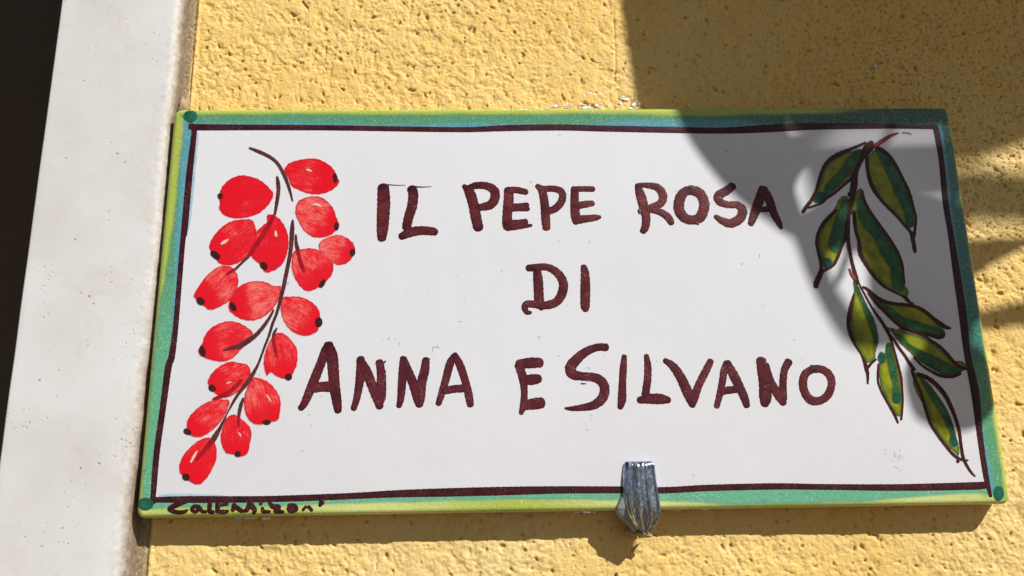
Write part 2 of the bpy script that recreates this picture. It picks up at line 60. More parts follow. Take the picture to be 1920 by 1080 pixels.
LEAVES = [{'y':[(113.01,57.46),(108.37,56.29),(103.71,54.82),(100.05,52.17),(97.4,48.34),(95.56,44.25),(94.05,40.47),(91.99,36.72),(94.07,35.55),(97.66,38.13),(102.2,41.59),(107.16,45.94),(110.36,49.46),(112.89,54.18)],'g':[(112.45,57.47),(108.23,55.1),(105.61,51.84),(103.0,48.61),(99.89,45.69),(97.38,43.07),(95.89,39.59),(96.8,37.84),(99.82,40.15),(103.83,43.62),(108.55,48.29),(111.24,52.11),(113.43,56.27)],'d':[[(97.22,37.84),(96.87,36.78),(96.12,35.93),(95.13,35.46),(94.09,35.47),(93.2,35.95),(92.64,36.8),(92.53,37.87),(92.87,38.93),(93.61,39.79),(94.61,40.26),(95.65,40.25),(96.54,39.77),(97.1,38.91)]],'o':[[(115.02,60.15,0.88),(112.63,58.96,1.17),(108.48,57.18,1.45),(104.34,55.41,1.88),(100.74,53.35,1.73),(97.9,50.4,1.44),(96.13,46.88,1.29),(94.61,43.09,1.14),(93.46,40.18,1.14),(91.44,36.72,1.41),(89.54,34.43,1.47),(87.78,32.0,1.41)],[(110.61,49.16,1.15),(108.27,45.94,1.38),(104.56,42.74,1.14),(100.28,39.27,1.14),(97.62,37.69,1.13),(95.46,35.69,0.99),(92.29,34.41,0.85),(90.02,33.7,0.85)]]},{'y':[(116.72,55.66),(115.06,53.58),(114.55,49.44),(114.88,45.32),(115.8,41.51),(117.75,37.14),(120.63,33.66),(123.54,30.54),(125.92,25.66),(128.98,25.87),(130.83,29.34),(130.55,31.29),(129.95,35.04),(129.28,40.27),(127.79,45.84),(125.7,51.16),(122.91,55.63),(119.84,58.03)],'g':[(118.07,57.44),(120.09,51.18),(121.65,45.87),(122.96,40.89),(124.33,36.52),(125.85,31.32),(126.5,25.89),(129.37,26.72),(130.41,31.29),(129.82,35.04),(129.28,40.27),(127.59,46.43),(125.22,51.75),(122.63,55.63),(119.84,58.03)],'d':[],'o':[[(115.22,55.96,0.87),(114.67,52.69,1.45),(114.48,48.85,1.44),(114.81,44.73,1.72),(115.97,40.64,1.71),(118.23,36.56,1.42),(120.59,33.37,1.27),(123.45,29.91,1.13),(126.22,25.89,1.12),(127.84,23.6,1.4),(128.24,20.49,1.68),(128.32,17.11,1.53),(128.3,15.99,1.11)],[(118.47,58.34,1.46),(120.85,57.13,1.75),(123.6,54.43,1.6),(125.62,50.57,1.45),(127.48,45.54,1.29),(129.24,39.98,1.29),(130.07,33.89,1.14),(130.59,29.57,0.85),(129.55,25.01,1.12),(128.74,22.18,1.4)]]},{'y':[(104.34,38.42),(102.27,37.28),(100.25,34.12),(98.62,31.83),(96.01,28.13),(93.69,24.45),(92.48,20.79),(92.36,17.15),(92.84,14.07),(93.01,10.74),(95.27,9.67),(98.59,12.69),(99.93,14.91),(102.62,21.28),(104.38,26.94),(105.53,32.07),(106.07,36.68)],'g':[(105.58,37.26),(103.06,36.98),(101.29,33.53),(99.22,29.82),(97.95,25.84),(96.48,22.46),(95.65,19.93),(96.13,16.84),(99.26,15.7),(102.28,20.72),(104.21,25.52),(105.56,31.21),(106.0,36.1)],'d':[[(96.77,12.15),(96.44,11.25),(95.72,10.53),(94.76,10.14),(93.74,10.15),(92.86,10.56),(92.3,11.28),(92.17,12.19),(92.5,13.09),(93.21,13.81),(94.18,14.2),(95.21,14.2),(96.08,13.79),(96.64,13.06)]],'o':[[(100.93,32.82,1.02),(98.22,30.69,1.41),(95.13,27.57,1.4),(92.81,23.9,1.25),(91.71,19.96,1.25),(91.86,16.31,1.1),(92.27,13.8,1.24),(92.37,11.02,1.15),(92.27,9.36,1.7),(91.52,7.44,2.07),(89.91,4.43,2.07),(89.55,3.06,1.79)],[(104.1,28.08,1.4),(103.56,24.67,1.54),(102.82,21.85,1.25),(101.27,19.04,1.11),(99.5,15.41,1.24),(98.8,14.03,1.24),(97.08,11.32,1.1),(93.89,9.4,1.1),(92.4,8.81,1.5)],[(106.14,39.63,0.85),(105.69,38.18,0.71)]]},{'y':[(107.28,37.54),(106.21,33.22),(106.43,28.06),(106.92,22.95),(107.07,20.17),(107.89,15.67),(109.59,11.75),(111.81,7.86),(114.8,3.7),(118.22,0.93),(121.23,-0.73),(122.77,-1.29),(123.87,0.88),(122.66,3.91),(122.98,8.32),(122.41,12.21),(121.06,16.41),(118.55,22.34),(116.38,26.28),(114.16,30.58),(112.42,34.33),(111.71,39.83),(110.5,41.29)],'g':[(108.94,37.53),(108.07,32.63),(108.9,28.04),(110.68,24.62),(113.0,21.21),(114.56,16.74),(116.44,12.26),(117.71,9.47),(117.68,5.05),(118.06,1.76),(120.87,0.64),(122.44,2.26),(122.85,8.32),(122.41,12.21),(121.06,16.41),(118.55,22.34),(116.38,26.28),(114.16,30.58),(112.42,34.33),(111.71,39.83)],'d':[],'o':[[(107.32,32.06,1.41),(106.98,28.06,1.4),(107.05,24.08,1.26),(107.67,20.12,1.39),(107.62,15.67,1.66),(109.49,10.92,1.38),(111.91,6.48,1.23),(114.73,3.15,1.09),(118.22,0.93,0.82),(121.23,-0.73,0.82),(122.7,-1.83,1.63),(123.86,-3.2,1.08),(124.98,-3.81,0.81)],[(111.36,40.41,0.86),(111.53,37.22,1.14),(112.63,33.75,1.13),(114.61,29.72,1.13),(117.09,25.43,1.12),(119.76,20.59,1.12),(121.86,15.8,1.11),(122.81,11.09,1.1),(122.83,7.21,0.82),(122.66,3.91,0.82)]]},{'y':[(103.74,5.15),(103.52,1.05),(102.34,-4.38),(101.17,-9.75),(100.93,-14.02),(101.55,-17.74),(102.82,-20.42),(103.62,-22.53),(105.4,-25.17),(108.19,-23.89),(108.79,-21.27),(110.01,-17.83),(110.15,-12.52),(109.16,-7.68),(107.55,-3.34),(105.8,2.12),(104.75,4.59)],'g':[(103.6,5.15),(104.19,-0.05),(105.48,-4.95),(106.36,-8.73),(107.49,-12.49),(108.03,-16.75),(108.76,-19.41),(110.54,-17.84),(110.62,-13.06),(109.39,-7.95),(107.79,-3.62),(106.0,1.57),(104.98,4.32)],'d':[],'o':[[(103.42,0.23,0.68),(101.81,-4.37,1.48),(100.5,-8.67,1.61),(100.06,-12.41,1.47),(100.71,-15.88,1.46),(101.69,-18.8,0.93),(103.39,-22.27,0.66),(104.35,-25.16,1.31),(104.65,-26.99,1.57),(104.86,-29.59,1.1),(104.48,-32.69,0.68)],[(108.57,-24.03,0.79),(106.68,-25.45,0.92),(105.18,-27.0,1.18)],[(105.56,4.59,0.68),(107.21,0.47,0.81),(108.86,-3.63,0.81),(110.79,-7.43,1.08),(112.75,-10.94,1.34),(114.59,-15.23,1.2),(114.91,-16.85,0.93)]]},{'y':[(109.84,-25.48),(109.05,-29.64),(109.11,-33.27),(110.02,-36.37),(110.67,-39.01),(112.77,-42.86),(114.12,-44.4),(115.55,-43.41),(116.36,-38.32),(116.35,-34.46),(116.38,-30.77),(116.08,-26.08),(115.38,-21.35),(114.71,-18.44),(113.12,-18.42),(111.75,-22.88)],'g':[(113.12,-18.42),(112.12,-22.1),(112.14,-26.03),(112.46,-29.68),(113.03,-33.31),(112.57,-34.42),(112.69,-37.5),(113.72,-39.56),(115.35,-39.07),(116.15,-36.01),(116.07,-32.65),(115.93,-29.2),(115.69,-26.07),(115.12,-21.34),(114.71,-18.44)],'d':[[(116.02,-38.31),(115.72,-39.2),(115.11,-39.9),(114.3,-40.29),(113.47,-40.28),(112.77,-39.87),(112.34,-39.16),(112.27,-38.27),(112.58,-37.38),(113.19,-36.68),(113.99,-36.29),(114.83,-36.3),(115.53,-36.7),(115.96,-37.42)],[(112.22,-23.5),(111.93,-24.54),(111.38,-25.37),(110.69,-25.83),(109.99,-25.82),(109.42,-25.35),(109.08,-24.51),(109.06,-23.46),(109.35,-22.42),(109.89,-21.58),(110.59,-21.12),(111.29,-21.13),(111.87,-21.6),(112.2,-22.45)]],'o':[[(109.28,-25.74,0.79),(108.53,-29.64,0.78),(108.4,-32.74,0.78),(109.28,-36.1,0.78),(109.43,-36.44,0.78),(111.06,-40.04,0.9),(112.67,-43.62,1.03),(113.57,-46.62,0.77)],[(114.91,-16.85,0.93),(115.65,-21.35,0.93),(116.35,-26.08,0.92),(116.77,-30.77,1.05),(116.64,-34.65,0.89),(116.41,-38.32,0.78),(115.72,-42.14,0.77),(114.88,-45.55,0.77)]]},{'y':[(107.51,2.92),(110.13,0.17),(114.08,-2.59),(117.19,-3.43),(121.45,-3.75),(125.63,-4.6),(129.12,-6.53),(131.68,-9.25),(132.98,-11.41),(135.03,-13.84),(134.98,-15.98),(132.97,-17.02),(130.65,-16.46),(126.85,-15.09),(122.24,-13.71),(119.34,-11.54),(116.49,-8.83),(113.67,-5.84),(111.37,-2.84),(109.06,0.18)],'g':[(109.12,0.72),(114.01,-3.13),(116.98,-5.06),(120.37,-7.79),(124.39,-9.71),(127.98,-10.82),(132.06,-12.21),(135.03,-13.84),(134.98,-15.98),(132.97,-17.02),(130.38,-16.46),(126.62,-14.82),(122.28,-13.44),(119.34,-11.54),(116.49,-8.83),(113.67,-5.84),(111.37,-2.84)],'d':[],'o':[[(107.1,2.87,0.82),(108.72,1.82,1.22),(111.1,-0.66,1.36),(114.08,-2.59,1.49),(117.71,-3.58,1.35),(121.68,-4.02,1.35),(125.86,-4.87,1.35),(129.08,-6.8,1.49),(131.68,-9.25,1.48),(133.82,-11.15,1.88),(135.76,-12.51,1.61),(137.36,-12.9,0.94)],[(108.82,0.45,0.81),(111.3,-3.38,1.22),(113.86,-6.38,1.35),(116.88,-9.91,1.21),(119.5,-12.35,1.21),(122.51,-13.71,1.2),(126.39,-14.55,1.34),(130.0,-15.39,1.34),(132.55,-16.22,1.6),(134.57,-15.17,1.34)]]},{'y':[(114.93,-12.59),(117.52,-13.15),(119.58,-13.7),(123.16,-14.81),(126.7,-16.18),(129.62,-18.07),(132.46,-20.48),(134.73,-23.14),(136.57,-25.0),(139.74,-25.04),(141.14,-27.15),(139.15,-28.95),(136.84,-30.23),(133.12,-30.44),(130.19,-28.85),(126.8,-26.72),(123.48,-24.07),(121.2,-21.41),(118.41,-18.48),(116.61,-16.07)],'g':[(114.9,-12.86),(117.65,-14.22),(119.86,-15.57),(122.12,-18.52),(125.05,-20.4),(127.77,-21.75),(131.48,-23.63),(134.91,-25.51),(138.33,-27.38),(139.15,-28.95),(136.81,-30.49),(133.12,-30.44),(129.93,-28.85),(126.8,-26.72),(123.78,-23.81),(121.5,-21.15),(118.91,-18.75),(116.84,-16.34)],'d':[],'o':[[(118.62,-12.89,0.8),(122.24,-13.73,0.94),(126.81,-15.38,1.07),(129.7,-17.54,1.2),(132.58,-19.69,1.2),(134.84,-22.35,1.19),(136.57,-25.0,1.32),(138.41,-26.86,1.58),(140.76,-27.88,1.06)],[(122.5,-23.53,0.66),(124.77,-26.18,0.92),(127.64,-28.3,1.05),(131.06,-30.16,1.18),(135.21,-30.6,1.18),(138.52,-29.6,1.05)]]},{'y':[(122.23,-28.84),(121.02,-31.94),(121.38,-35.04),(122.52,-38.14),(124.25,-41.59),(125.55,-47.5),(127.53,-50.97),(130.15,-54.77),(132.61,-57.18),(133.69,-58.22),(134.15,-55.16),(133.64,-50.36),(132.89,-45.87),(131.42,-41.33),(129.18,-37.1),(126.56,-32.84),(123.68,-30.32)],'g':[(122.99,-29.11),(123.72,-33.26),(125.16,-36.12),(127.2,-40.93),(129.19,-44.43),(130.4,-48.25),(131.31,-51.7),(131.03,-54.78),(132.92,-55.15),(133.55,-53.79),(133.56,-49.67),(132.71,-45.17),(131.19,-40.98),(128.94,-36.74),(126.38,-32.83),(123.37,-29.96)],'d':[[(133.89,-53.13),(133.8,-54.06),(133.4,-54.87),(132.79,-55.38),(132.08,-55.52),(131.41,-55.24),(130.92,-54.6),(130.69,-53.73),(130.79,-52.8),(131.18,-51.99),(131.79,-51.47),(132.51,-51.34),(133.18,-51.62),(133.67,-52.26)]],'o':[[(121.14,-28.17,1.05),(121.49,-30.39,1.18),(122.6,-33.77,1.17),(123.56,-38.15,1.17),(124.36,-43.33,1.06),(125.24,-47.15,1.05),(127.18,-50.96,0.98),(129.45,-54.76,0.9),(132.11,-58.19,1.04),(134.36,-59.58,0.9),(136.7,-59.95,0.48)],[(123.24,-29.61,1.61),(126.79,-31.24,1.72),(130.1,-34.47,1.79),(132.31,-38.19,1.6),(133.78,-42.75,1.41),(134.67,-46.58,1.27),(135.12,-50.38,1.12),(135.03,-54.49,1.05),(135.12,-58.58,1.11),(135.86,-61.29,0.97),(137.2,-64.01,0.76),(138.38,-65.43,0.41)],[(133.09,-59.9,1.04),(133.12,-60.34,1.18)]]}]
LEAF_STEMS = [[(117.42,60.14,1.75),(116.21,58.35,3.79),(114.69,56.26,3.2),(112.78,53.29,1.74),(110.33,49.16,1.87),(109.11,45.93,2.44),(108.41,42.43,2.71),(107.44,38.94,2.28),(106.38,34.65,1.41),(105.05,30.36,1.27),(104.07,25.52,1.54),(103.71,21.27,1.39),(103.68,17.06,1.25),(103.63,18.78,1.44),(103.89,15.14,1.24),(104.31,10.69,1.24),(104.9,6.54,1.64),(105.39,4.33,1.09)],[(118.5,58.64,1.75),(121.27,60.43,1.75),(124.97,62.82,1.35),(128.39,64.05,0.65)],[(129.82,64.16,0.29),(131.94,64.06,0.38),(133.41,63.45,0.26)],[(102.79,9.73,0.6),(103.41,7.65,1.04),(104.53,5.72,1.09)],[(114.12,-12.71,1.07),(114.62,-14.98,1.07),(115.97,-16.86,0.93),(117.67,-20.05,0.93),(119.4,-22.97,0.93),(120.63,-25.61,1.19),(121.89,-27.97,1.45)]]
LINES = [[(-142.93,67.83,2.52),(-140.49,67.38,2.62),(-118.44,67.2,2.31),(-93.27,67.0,2.21),(-73.06,66.6,2.11),(-53.8,66.21,2.12),(-37.54,66.04,2.12),(-22.24,66.65,2.55),(-1.77,66.8,2.56),(13.6,66.31,2.56),(39.31,65.66,2.57),(59.95,65.26,2.58),(77.65,66.09,3.24),(93.34,66.81,2.81),(114.25,66.97,2.39),(129.95,66.8,1.96),(143.58,66.64,2.18)],[(143.29,66.08,2.4),(143.62,62.5,2.39),(143.61,51.67,2.15),(142.78,35.43,2.32),(142.92,22.52,2.28),(142.85,7.21,2.85),(142.76,-7.93,3.0),(142.27,-22.7,2.55),(142.92,-36.18,3.09),(142.38,-49.44,2.28),(142.19,-59.12,2.06),(142.3,-66.76,1.95),(142.75,-72.17,1.29)],[(142.45,-68.21,2.04),(137.65,-68.68,2.59),(111.11,-68.82,2.3),(84.8,-68.24,2.01),(67.14,-67.8,2.19),(43.92,-67.98,2.18),(30.01,-68.48,2.17),(14.18,-68.15,2.35),(-6.75,-67.85,2.52),(-25.05,-67.93,2.88),(-43.29,-68.08,2.87),(-61.45,-68.26,2.5),(-74.11,-68.66,2.14),(-85.83,-69.01,2.14),(-108.29,-69.36,2.13),(-130.68,-69.1,2.3),(-142.28,-69.01,1.94),(-144.23,-69.16,1.77)],[(-142.3,67.5,2.31),(-141.53,65.31,2.09),(-141.9,47.67,2.46),(-141.96,26.82,2.4),(-142.2,22.73,1.99),(-142.15,6.06,1.95),(-142.09,-10.36,2.0),(-142.55,-20.3,2.35),(-143.39,-24.26,2.44),(-144.06,-38.94,2.21),(-144.76,-53.43,2.16),(-144.68,-66.18,1.95),(-144.68,-70.02,1.77)]]
DOTS = [[(-140.85,71.89),(-141.01,70.74),(-141.66,69.83),(-142.67,69.32),(-143.83,69.32),(-144.91,69.84),(-145.71,70.76),(-146.06,71.9),(-145.9,73.05),(-145.25,73.97),(-144.24,74.48),(-143.08,74.48),(-141.99,73.96),(-141.19,73.04)],[(-144.3,-70.37),(-144.48,-71.27),(-145.15,-71.99),(-146.18,-72.37),(-147.37,-72.35),(-148.48,-71.93),(-149.29,-71.2),(-149.64,-70.29),(-149.46,-69.39),(-148.79,-68.67),(-147.75,-68.28),(-146.56,-68.3),(-145.45,-68.72),(-144.64,-69.46)],[(147.6,-71.34),(147.23,-72.43),(146.57,-73.29),(145.74,-73.76),(144.9,-73.75),(144.23,-73.25),(143.85,-72.38),(143.84,-71.29),(144.2,-70.2),(144.86,-69.34),(145.7,-68.86),(146.54,-68.88),(147.21,-69.37),(147.59,-70.25)]]
SHADE = [(0.3,[(33.2,154.0),(34.2,138.9),(36.1,114.4),(38.6,91.7),(45.1,66.4),(56.4,46.7),(66.7,34.8),(74.2,29.1),(81.7,23.2),(88.4,25.6),(87.4,33.6),(86.0,41.8),(88.7,48.2),(94.0,53.0),(93.8,61.4),(83.5,66.3),(91.9,102.4),(87.6,154.1)]),(0.36,[(78.6,28.4),(83.5,21.1),(86.7,8.7),(91.7,-5.4),(98.2,-17.3),(104.7,-19.8),(112.6,-19.5),(118.7,-17.6),(122.2,-13.7),(117.9,-8.9),(110.2,-7.6),(104.2,-7.6),(100.8,-3.5),(96.3,5.6),(95.2,13.8),(98.3,18.5),(106.1,25.1),(94.9,33.6)]),(0.36,[(99.5,19.9),(109.3,14.3),(109.4,2.4),(110.0,-9.2),(118.3,-13.2),(125.5,-14.1),(129.3,-19.2),(140.0,-19.7),(144.6,-17.8),(146.2,-12.3),(150.9,-8.0),(159.8,-2.1),(175.8,0.0),(189.4,1.7),(192.0,11.1),(178.3,9.4),(162.1,6.8),(161.9,18.0),(181.0,29.2),(191.5,34.3),(189.7,36.0),(158.4,34.3),(128.1,37.2),(106.9,31.4)]),(0.3,[(127.2,-19.6),(122.4,-22.3),(119.0,-27.3),(118.4,-31.5),(118.4,-36.8),(120.2,-44.0),(124.3,-47.1),(130.7,-49.4),(138.3,-49.5),(144.6,-46.6),(149.9,-41.0),(153.0,-36.1),(152.1,-29.6),(149.4,-22.6),(143.8,-17.8),(136.8,-14.8),(130.9,-14.7)]),(0.7,[(83.4,61.0),(118.8,61.3),(152.4,62.5),(169.5,64.2),(187.0,62.3),(215.5,60.9),(213.6,41.1),(183.2,41.2),(163.7,41.3),(140.4,37.2),(111.2,33.1),(93.9,31.5),(91.3,37.9),(90.4,45.0),(88.5,50.4),(85.9,56.5)]),(0.65,[(83.4,151.9),(167.6,162.6),(233.9,152.5),(227.1,86.5),(188.9,73.2),(171.0,66.9),(148.7,65.4),(110.8,64.4),(85.9,65.2),(72.9,107.7)])]
HALO = [[(-142.39,-67.79,0.89),(-137.04,-67.7,1.24),(-129.88,-67.89,1.24),(-120.91,-68.21,0.71)],[(-140.1,64.87,1.05),(-140.44,54.06,1.45),(-140.52,32.99,1.21),(-141.01,24.76,0.8)]]
MARKS = [[(110.93,-57.72,0.36),(110.9,-57.01,0.22)],[(113.05,-58.12,0.37),(113.27,-58.2,0.22)],[(112.67,-58.14,0.32),(112.6,-57.9,0.22)],[(110.03,-59.66,0.27),(109.84,-59.7,0.22)],[(112.24,-59.04,0.29),(112.33,-59.16,0.22)],[(111.66,-62.43,0.25),(111.23,-61.92,0.22)],[(112.26,-58.93,0.37),(112.55,-59.15,0.22)],[(111.06,-58.37,0.32),(111.37,-58.05,0.22)],[(110.5,-61.95,0.38),(110.31,-61.64,0.22)],[(112.63,-58.27,0.23),(113.11,-57.73,0.22)],[(113.07,-56.11,0.31),(113.07,-56.47,0.22)],[(112.07,-63.02,0.27),(112.17,-62.94,0.22)],[(111.9,-58.33,0.41),(111.85,-58.3,0.22)],[(108.32,-55.84,0.34),(107.54,-56.18,0.22)],[(113.8,-58.7,0.34),(113.56,-58.84,0.22)],[(107.75,-57.02,0.23),(108.27,-57.13,0.22)],[(-66.66,-14.52,0.3),(-66.39,-14.49,0.23)],[(-66.45,-14.19,0.33),(-66.38,-14.54,0.23)],[(-64.07,-14.58,0.35),(-64.03,-14.33,0.23)],[(-66.16,-14.92,0.3),(-66.37,-14.71,0.23)],[(-68.6,-15.16,0.24),(-68.48,-15.44,0.23)],[(-62.48,-16.12,0.27),(-62.6,-16.7,0.23)],[(-49.15,-17.74,0.41),(-49.04,-17.14,0.23)],[(-50.21,-17.72,0.29),(-49.7,-17.96,0.23)],[(-50.76,-18.6,0.42),(-50.81,-18.82,0.23)],[(-50.69,-18.12,0.37),(-50.86,-17.7,0.23)],[(-48.69,-18.1,0.39),(-48.71,-18.31,0.23)],[(-50.82,-19.17,0.23),(-50.95,-19.81,0.23)],[(5.2,-43.94,0.33),(4.95,-43.99,0.22)],[(4.96,-42.77,0.28),(5.17,-42.51,0.22)],[(3.57,-47.67,0.33),(3.15,-47.79,0.22)],[(3.34,-25.98,0.28),(3.24,-26.06,0.23)],[(4.86,-25.85,0.39),(4.46,-25.6,0.23)],[(1.13,-26.92,0.32),(1.06,-26.85,0.23)],[(4.87,-26.26,0.35),(4.56,-26.35,0.23)],[(-93.5,-41.29,0.42),(-93.38,-40.71,0.22)],[(-102.19,-42.46,0.43),(-101.97,-42.14,0.22)],[(-71.17,-23.59,0.29),(-70.71,-23.82,0.23)],[(-60.41,2.43,0.24),(-60.31,2.16,0.23)],[(-89.75,-34.71,0.28),(-89.17,-34.78,0.22)],[(-39.47,-0.05,0.28),(-39.31,0.14,0.23)],[(-92.51,-45.16,0.3),(-92.45,-44.65,0.22)],[(-80.25,-44.91,0.42),(-80.21,-44.93,0.22)],[(-56.08,-32.49,0.36),(-56.0,-32.19,0.22)],[(-41.45,-8.55,0.37),(-40.75,-8.78,0.23)],[(-49.28,-18.07,0.31),(-49.11,-17.89,0.23)],[(69.96,15.47,0.36),(69.72,14.53,0.24)],[(62.83,11.71,0.4),(63.1,12.45,0.24)],[(-4.09,36.32,0.31),(-4.6,36.14,0.25)],[(29.3,-23.93,0.34),(29.06,-23.55,0.23)],[(10.46,-21.51,0.24),(10.41,-21.71,0.23)],[(6.97,21.07,0.29),(6.55,20.46,0.24)],[(-4.61,21.15,0.4),(-4.61,21.63,0.24)],[(-25.74,10.03,0.44),(-26.06,10.19,0.24)],[(-36.55,27.17,0.31),(-36.76,27.27,0.24)],[(82.0,-23.72,0.45),(81.9,-23.94,0.23)],[(79.68,-16.55,0.32),(79.24,-16.78,0.23)],[(-80.11,21.2,0.27),(-80.27,21.83,0.24)],[(-12.79,-14.41,0.42),(-12.72,-15.23,0.23)],[(69.39,-3.44,0.38),(69.51,-3.07,0.24)],[(-6.04,-21.38,0.35),(-5.56,-21.57,0.23)],[(118.99,7.4,0.4),(119.45,7.57,0.24)],[(118.18,8.43,0.44),(118.32,8.46,0.24)],[(130.85,37.83,0.31),(130.5,38.27,0.25)],[(125.37,-3.04,0.4),(124.82,-3.08,0.24)],[(120.81,28.07,0.34),(120.4,27.67,0.25)],[(126.4,20.49,0.27),(126.35,21.08,0.25)],[(132.11,32.58,0.39),(132.23,32.95,0.25)],[(131.63,30.66,0.33),(132.26,30.73,0.25)]]


HX, HZ, RC = 150.0, 75.0, 2.8          # half width, half height, corner radius of the tile
BEV, BEVD, THICK = 1.7, 1.9, 8.0       # rounded rim and thickness of the tile
WALL_Y = 9.0                           # mean depth of the render behind the tile's face
rng = random.Random(7)

# ------------------------------------------------------------------ helpers
def props(o, label=None, cat=None, group=None, kind=None):
    if label: o['label'] = label
    if cat: o['category'] = cat
    if group: o['group'] = group
    if kind: o['kind'] = kind
    return o

def link(name, me, mat, parent=None):
    o = bpy.data.objects.new(name, me)
    COL.objects.link(o)
    if mat: me.materials.append(mat)
    if parent: o.parent = parent
    return o

def mesh_from(name, verts, faces, attrs=None, smooth=True):
    me = bpy.data.meshes.new(name)
    v = [(a * .001, b * .001, c * .001) for a, b, c in verts]
    me.from_pydata(v, [], faces)
    if attrs:
        for k, vals in attrs.items():
            if len(vals) and isinstance(vals[0], (tuple, list, np.ndarray)):
                a = me.color_attributes.new(k, 'FLOAT_COLOR', 'POINT')
                a.data.foreach_set('color', np.array([(*q[:3], 1.0) for q in vals], np.float32).ravel())
            else:
                a = me.attributes.new(k, 'FLOAT', 'POINT')
                a.data.foreach_set('value', np.array(vals, np.float32))
    if smooth:
        me.polygons.foreach_set('use_smooth', [True] * len(me.polygons))
    me.update()
    return me

def rim_dist(x, z):
    qx, qz = abs(x) - (HX - RC), abs(z) - (HZ - RC)
    d = math.hypot(max(qx, 0), max(qz, 0)) + min(max(qx, qz), 0) - RC
    return -d

def surf_y(x, z):
    """depth of the glazed face at x, z"""
    d = max(rim_dist(x, z), 0.0)
    warp = 0.0
    if d >= BEV: return warp
    k = 1 - d / BEV
    return warp + BEVD * (1 - math.sqrt(max(1 - k * k, 0)))

def catmull(pts, step, closed=False):
    P = np.array(pts, float)
    n = len(P)
    out = []
    segs = n if closed else n - 1
    for i in range(segs):
        p1, p2 = P[i], P[(i + 1) % n]
        p0 = P[i - 1] if (closed or i > 0) else 2 * p1 - p2
        p3 = P[(i + 2) % n] if (closed or i + 2 < n) else 2 * p2 - p1
        L = np.linalg.norm((p2 - p1)[:2])
        m = max(1, int(math.ceil(L / step)))
        for k in range(m):
            t = k / m
            out.append(.5 * ((2 * p1) + (-p0 + p2) * t + (2 * p0 - 5 * p1 + 4 * p2 - p3) * t * t + (-p0 + 3 * p1 - 3 * p2 + p3) * t ** 3))
    if not closed: out.append(P[-1])
    return np.array(out)

